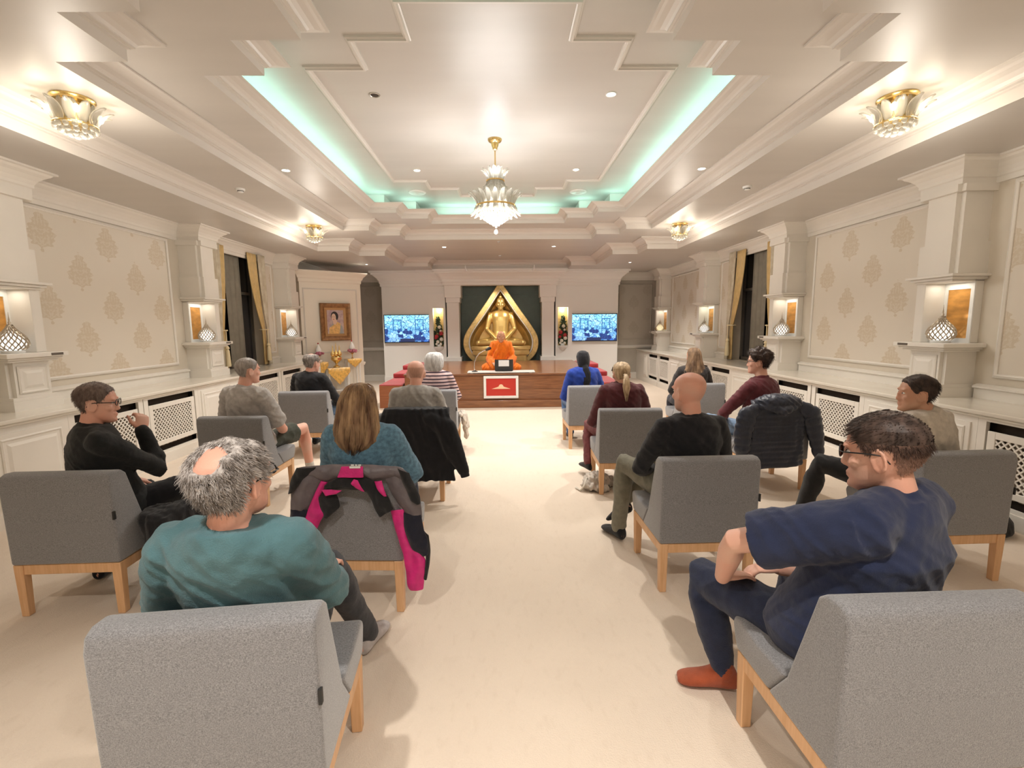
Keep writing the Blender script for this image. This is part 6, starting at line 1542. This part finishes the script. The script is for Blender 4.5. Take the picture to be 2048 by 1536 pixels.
panel(t, 'right_cuff', 'j_navyblack', [(1000, 540), (1008, 700), (1080, 860), (1170, 925)], [(1150, 560), (1180, 700), (1212, 760), (1222, 900)], YJ, O8, 0.03, seed=14, dy=0.008)
panel(t, 'right_lining', 'j_pink', [(885, 520), (930, 700), (1000, 900), (1035, 1190), (1060, 1225)], [(1000, 510), (1030, 760), (1100, 850), (1195, 945), (1170, 1225)], YJ, O8, 0.015, seed=15, dy=0.004)
panel(t, 'right_edge', 'j_black', [(1180, 700), (1205, 850), (1195, 1000), (1180, 1130)], [(1218, 740), (1230, 880), (1222, 1000), (1195, 1140)], YJ, O8, 0.012, seed=16, dy=0.002)

def hung_body(x0, x1, z0, z1, yr, quilt=0.0, nq=0, y_front=0.10, flare=0.0, seed=0, sag=0.0):
    """soft slab behind a chair back (rear face at yr) folding over its top; world space"""
    mb = MB(); rings = []; n = 44
    for j in range(61):
        t_ = j/60; z = z1-(z1-z0)*t_; w_ = (x1-x0)/2*(0.90+0.10*min(1, t_*4)+flare*t_); cx = (x0+x1)/2
        top = max(0, 1-t_*14); q = quilt*(abs(math.sin(PI*nq*t_))**0.6) if nq else 0
        yb = yr-0.030-q-0.018*(1-top); yf = yr-0.006 if t_ > 0.07 else yr+y_front*(0.4+0.6*(1-t_/0.07)); r = []
        for k in range(n):
            a = 2*PI*k/n; c, s_ = math.cos(a), math.sin(a); f = 0.008*noise.noise(Vector((c*w_*18+seed, 0, z*9)))
            zz = z + sag*((c*0.5+0.5)) *t_
            r.append((cx+(w_+q*0.5)*math.copysign(abs(c)**0.5, c), (yb+yf)/2+((yf-yb)/2)*math.copysign(abs(s_)**0.7, s_)-f*(s_ < 0)*2, zz))
        rings.append(r)
    mb.loft(rings); return mb
def sleeve(mb, pts, rad, quilt=0.0, nq=0, n=18, fl=0.6):
    P = [Vector(p) for p in pts]; d = [0]
    for a, b_ in zip(P, P[1:]): d.append(d[-1]+(b_-a).length)
    Q, R_ = [], []
    for i in range(49):
        s_ = d[-1]*i/48
        for j in range(len(P)-1):
            if s_ <= d[j+1]+1e-9: q = (s_-d[j])/(d[j+1]-d[j]); Q.append(P[j].lerp(P[j+1], q)); r0 = rad[j]*(1-q)+rad[j+1]*q; break
        R_.append(r0*(1-0.18*quilt+quilt*0.35*abs(math.sin(PI*nq*i/48))**0.6) if nq else r0*(1+0.05*noise.noise(Q[-1]*14)))
    mb.tube(Q, R_, n, flat=((0, 1, 0), fl))
M['puffer'] = mat('navy_quilted_nylon', (0.012, 0.018, 0.038), 0.4, noise_amt=0.15, noise_scale=16, bump=0.25, bump_scale=34, sheen=0.1)
t = thing('jacket', 'navy quilted hooded jacket hung over the chair of the person in burgundy', 'jacket', (0, 0, 0))
O5 = (1400, 660, 0.1953); YR = 4.26
def z5(x_, y_, yy=YR-0.04): return zp(x_, y_, *O5, yy)
p0, p1, pb = z5(545, 760), z5(1085, 760), z5(700, 1440)
hung_body(p0.x, p1.x, pb.z, 0.875, YR, 0.012, 13, flare=0.04, seed=3, sag=0.05).build('quilted_body', 'puffer', t, smooth=True, sharp=0)
s_ = MB(); sleeve(s_, [z5(590, 800), z5(480, 880), z5(440, 1050), z5(430, 1250)], [0.05, 0.085, 0.080, 0.070], 0.45, 7); s_.build('quilted_sleeve', 'puffer', t, smooth=True, sharp=0)
s_ = MB(); sleeve(s_, [z5(1050, 780), z5(1135, 860), z5(1180, 1050), z5(1215, 1280)], [0.05, 0.085, 0.075, 0.05], 0.45, 7); s_.build('quilted_sleeve', 'puffer', t, smooth=True, sharp=0)
h = MB(); c_ = z5(800, 735, YR-0.02); h.ell(c_, (0.215, 0.10, 0.075), 24, 14); h.tube([c_+Vector((-0.17, -0.04, -0.03)), c_+Vector((0, -0.09, -0.075)), c_+Vector((0.17, -0.04, -0.02))], [0.03, 0.045, 0.03], 12)
bake(h, 'hood', 'puffer', t, 0.010, folds(0.010, 12, 22, 5), smooth=2)

t = thing('jacket', 'black jacket with one sleeve hanging over the chair of the bald person in grey', 'jacket', (0, 0, 0))
O3 = (380, 680, 0.2832); YB = 4.12
def z3(x_, y_, yy=YB-0.04): return zp(x_, y_, *O3, yy)
p0, p1, pb = z3(1330, 600), z3(1850, 600), z3(1700, 1000)
bodyb = hung_body(p0.x, p1.x, pb.z, 0.87, YB, flare=0.06, seed=6)
s_ = bodyb; sleeve(s_, [z3(1690, 560), z3(1800, 620), z3(1865, 780), z3(1930, 920)], [0.06, 0.10, 0.085, 0.055], fl=0.5)
bake(bodyb, 'jacket_body', cloth('black_jersey', (0.010, 0.011, 0.015)), t, 0.010, folds(0.010, 7, 5, 3), smooth=2)
s_ = MB(); s_.tube([z3(1930, 912), z3(1945, 965)], [0.044, 0.040], 14, caps=False, flat=((0, 1, 0), 0.6)); s_.build('cuff', cloth('black_ribbing', (0.012, 0.013, 0.018)), t, smooth=True)

# black coat lying over the edge of the left chair's seat and down to the floor
t = thing('coat', 'black coat slipping off the seat beside the person in the black jumper', 'coat', (-1.965, 2.74, 0)); mb = MB(); R_ = []
for z, hx, hy, cx in ((0.005, 0.07, 0.17, 0.02), (0.12, 0.075, 0.17, 0.015), (0.28, 0.078, 0.16, 0.01), (0.42, 0.08, 0.15, 0.0), (0.49, 0.10, 0.14, -0.02), (0.525, 0.07, 0.10, -0.05)):
    R_.append([(cx+hx*math.cos(a), hy*math.sin(a), z) for a in [2*PI*i/24 for i in range(24)]])
mb.loft(R_); mb.tube([(0.02, 0.02, 0.47), (0.06, 0.16, 0.46), (0.05, 0.28, 0.42)], [0.07, 0.075, 0.05], 14)
bake(mb, 'coat_body', cloth('black_wool', (0.010, 0.010, 0.012)), t, 0.009, folds(0.012, 16, 5, 7), smooth=2)
# pale bag heap under the chair of the ponytailed person
t = thing('cloth_bag', 'crumpled off-white cloth bag on the floor beneath the ponytailed person', 'bag', (0.97, 4.45, 0)); mb = MB()
for c_, r_ in (((0, 0, 0.075), (0.13, 0.11, 0.085)), ((-0.07, -0.06, 0.05), (0.09, 0.08, 0.055)), ((0.10, 0.05, 0.05), (0.10, 0.08, 0.06)), ((0.30, 0.02, 0.05), (0.14, 0.10, 0.055)), ((0.02, -0.10, 0.035), (0.10, 0.06, 0.04))): mb.ell(c_, r_)
bake(mb, 'bag_body', cloth('off_white_fleece', (0.56, 0.50, 0.44), 0.15, 25), t, 0.009, folds(0.022, 16, 18, 9), smooth=2)
h = MB(); h.tube([(-0.10, -0.05, 0.12), (-0.14, -0.12, 0.06), (-0.17, -0.10, 0.012), (-0.20, -0.02, 0.010)], 0.009, 8); h.build('strap', 'marble', t, smooth=True)
# cream knit lying on the seat edge by the white haired person
t = thing('cardigan', 'cream cardigan hanging from the seat edge by the white haired person', 'cardigan', (-0.47, 5.98, 0)); mb = MB()
for c_, r_ in (((0, 0, 0.47), (0.05, 0.14, 0.04)), ((0.03, 0.0, 0.40), (0.04, 0.13, 0.09)), ((0.045, 0.02, 0.31), (0.045, 0.12, 0.08)), ((0.05, -0.03, 0.22), (0.035, 0.07, 0.08))): mb.ell(c_, r_)
bake(mb, 'knit', cloth('cream_knit', (0.62, 0.55, 0.47)), t, 0.009, folds(0.012, 18, 14, 11), smooth=2)
# black bag by the right wall
t = thing('holdall', 'black holdall on the carpet against the right-hand cabinets', 'bag', (3.72, 3.48, 0)); mb = MB()
mb.loft([[(0.17*k*math.copysign(abs(math.cos(a))**0.6, math.cos(a)), 0.26*k*math.copysign(abs(math.sin(a))**0.6, math.sin(a)), z) for a in [2*PI*i/28 for i in range(28)]] for z, k in ((0.0, 0.92), (0.03, 1.0), (0.10, 0.98), (0.15, 0.85), (0.17, 0.6))])
bake(mb, 'bag_body', 'j_black', t, 0.010, folds(0.006, 12, 12, 2), smooth=2)
h = MB(); h.tube([(-0.08, -0.12, 0.165), (-0.11, -0.06, 0.21), (-0.12, 0.03, 0.22), (-0.10, 0.10, 0.165)], 0.012, 8); h.build('handle', 'black', t, smooth=True)
t = thing('round_ornament', 'small brown round ornament beside the lamp on the farthest right-hand ledge', 'ornament', (PXF+0.03, 12.80+0.26, 1.385))
MB().lathe([(0.03, 0), (0.03, 0.008), (0.012, 0.015)], 14).build('foot', 'bronze', t, smooth=True)
MB().ell((0, 0, 0.07), (0.05, 0.022, 0.055), 18, 12).build('disc', 'bronze', t, smooth=True, sharp=0)
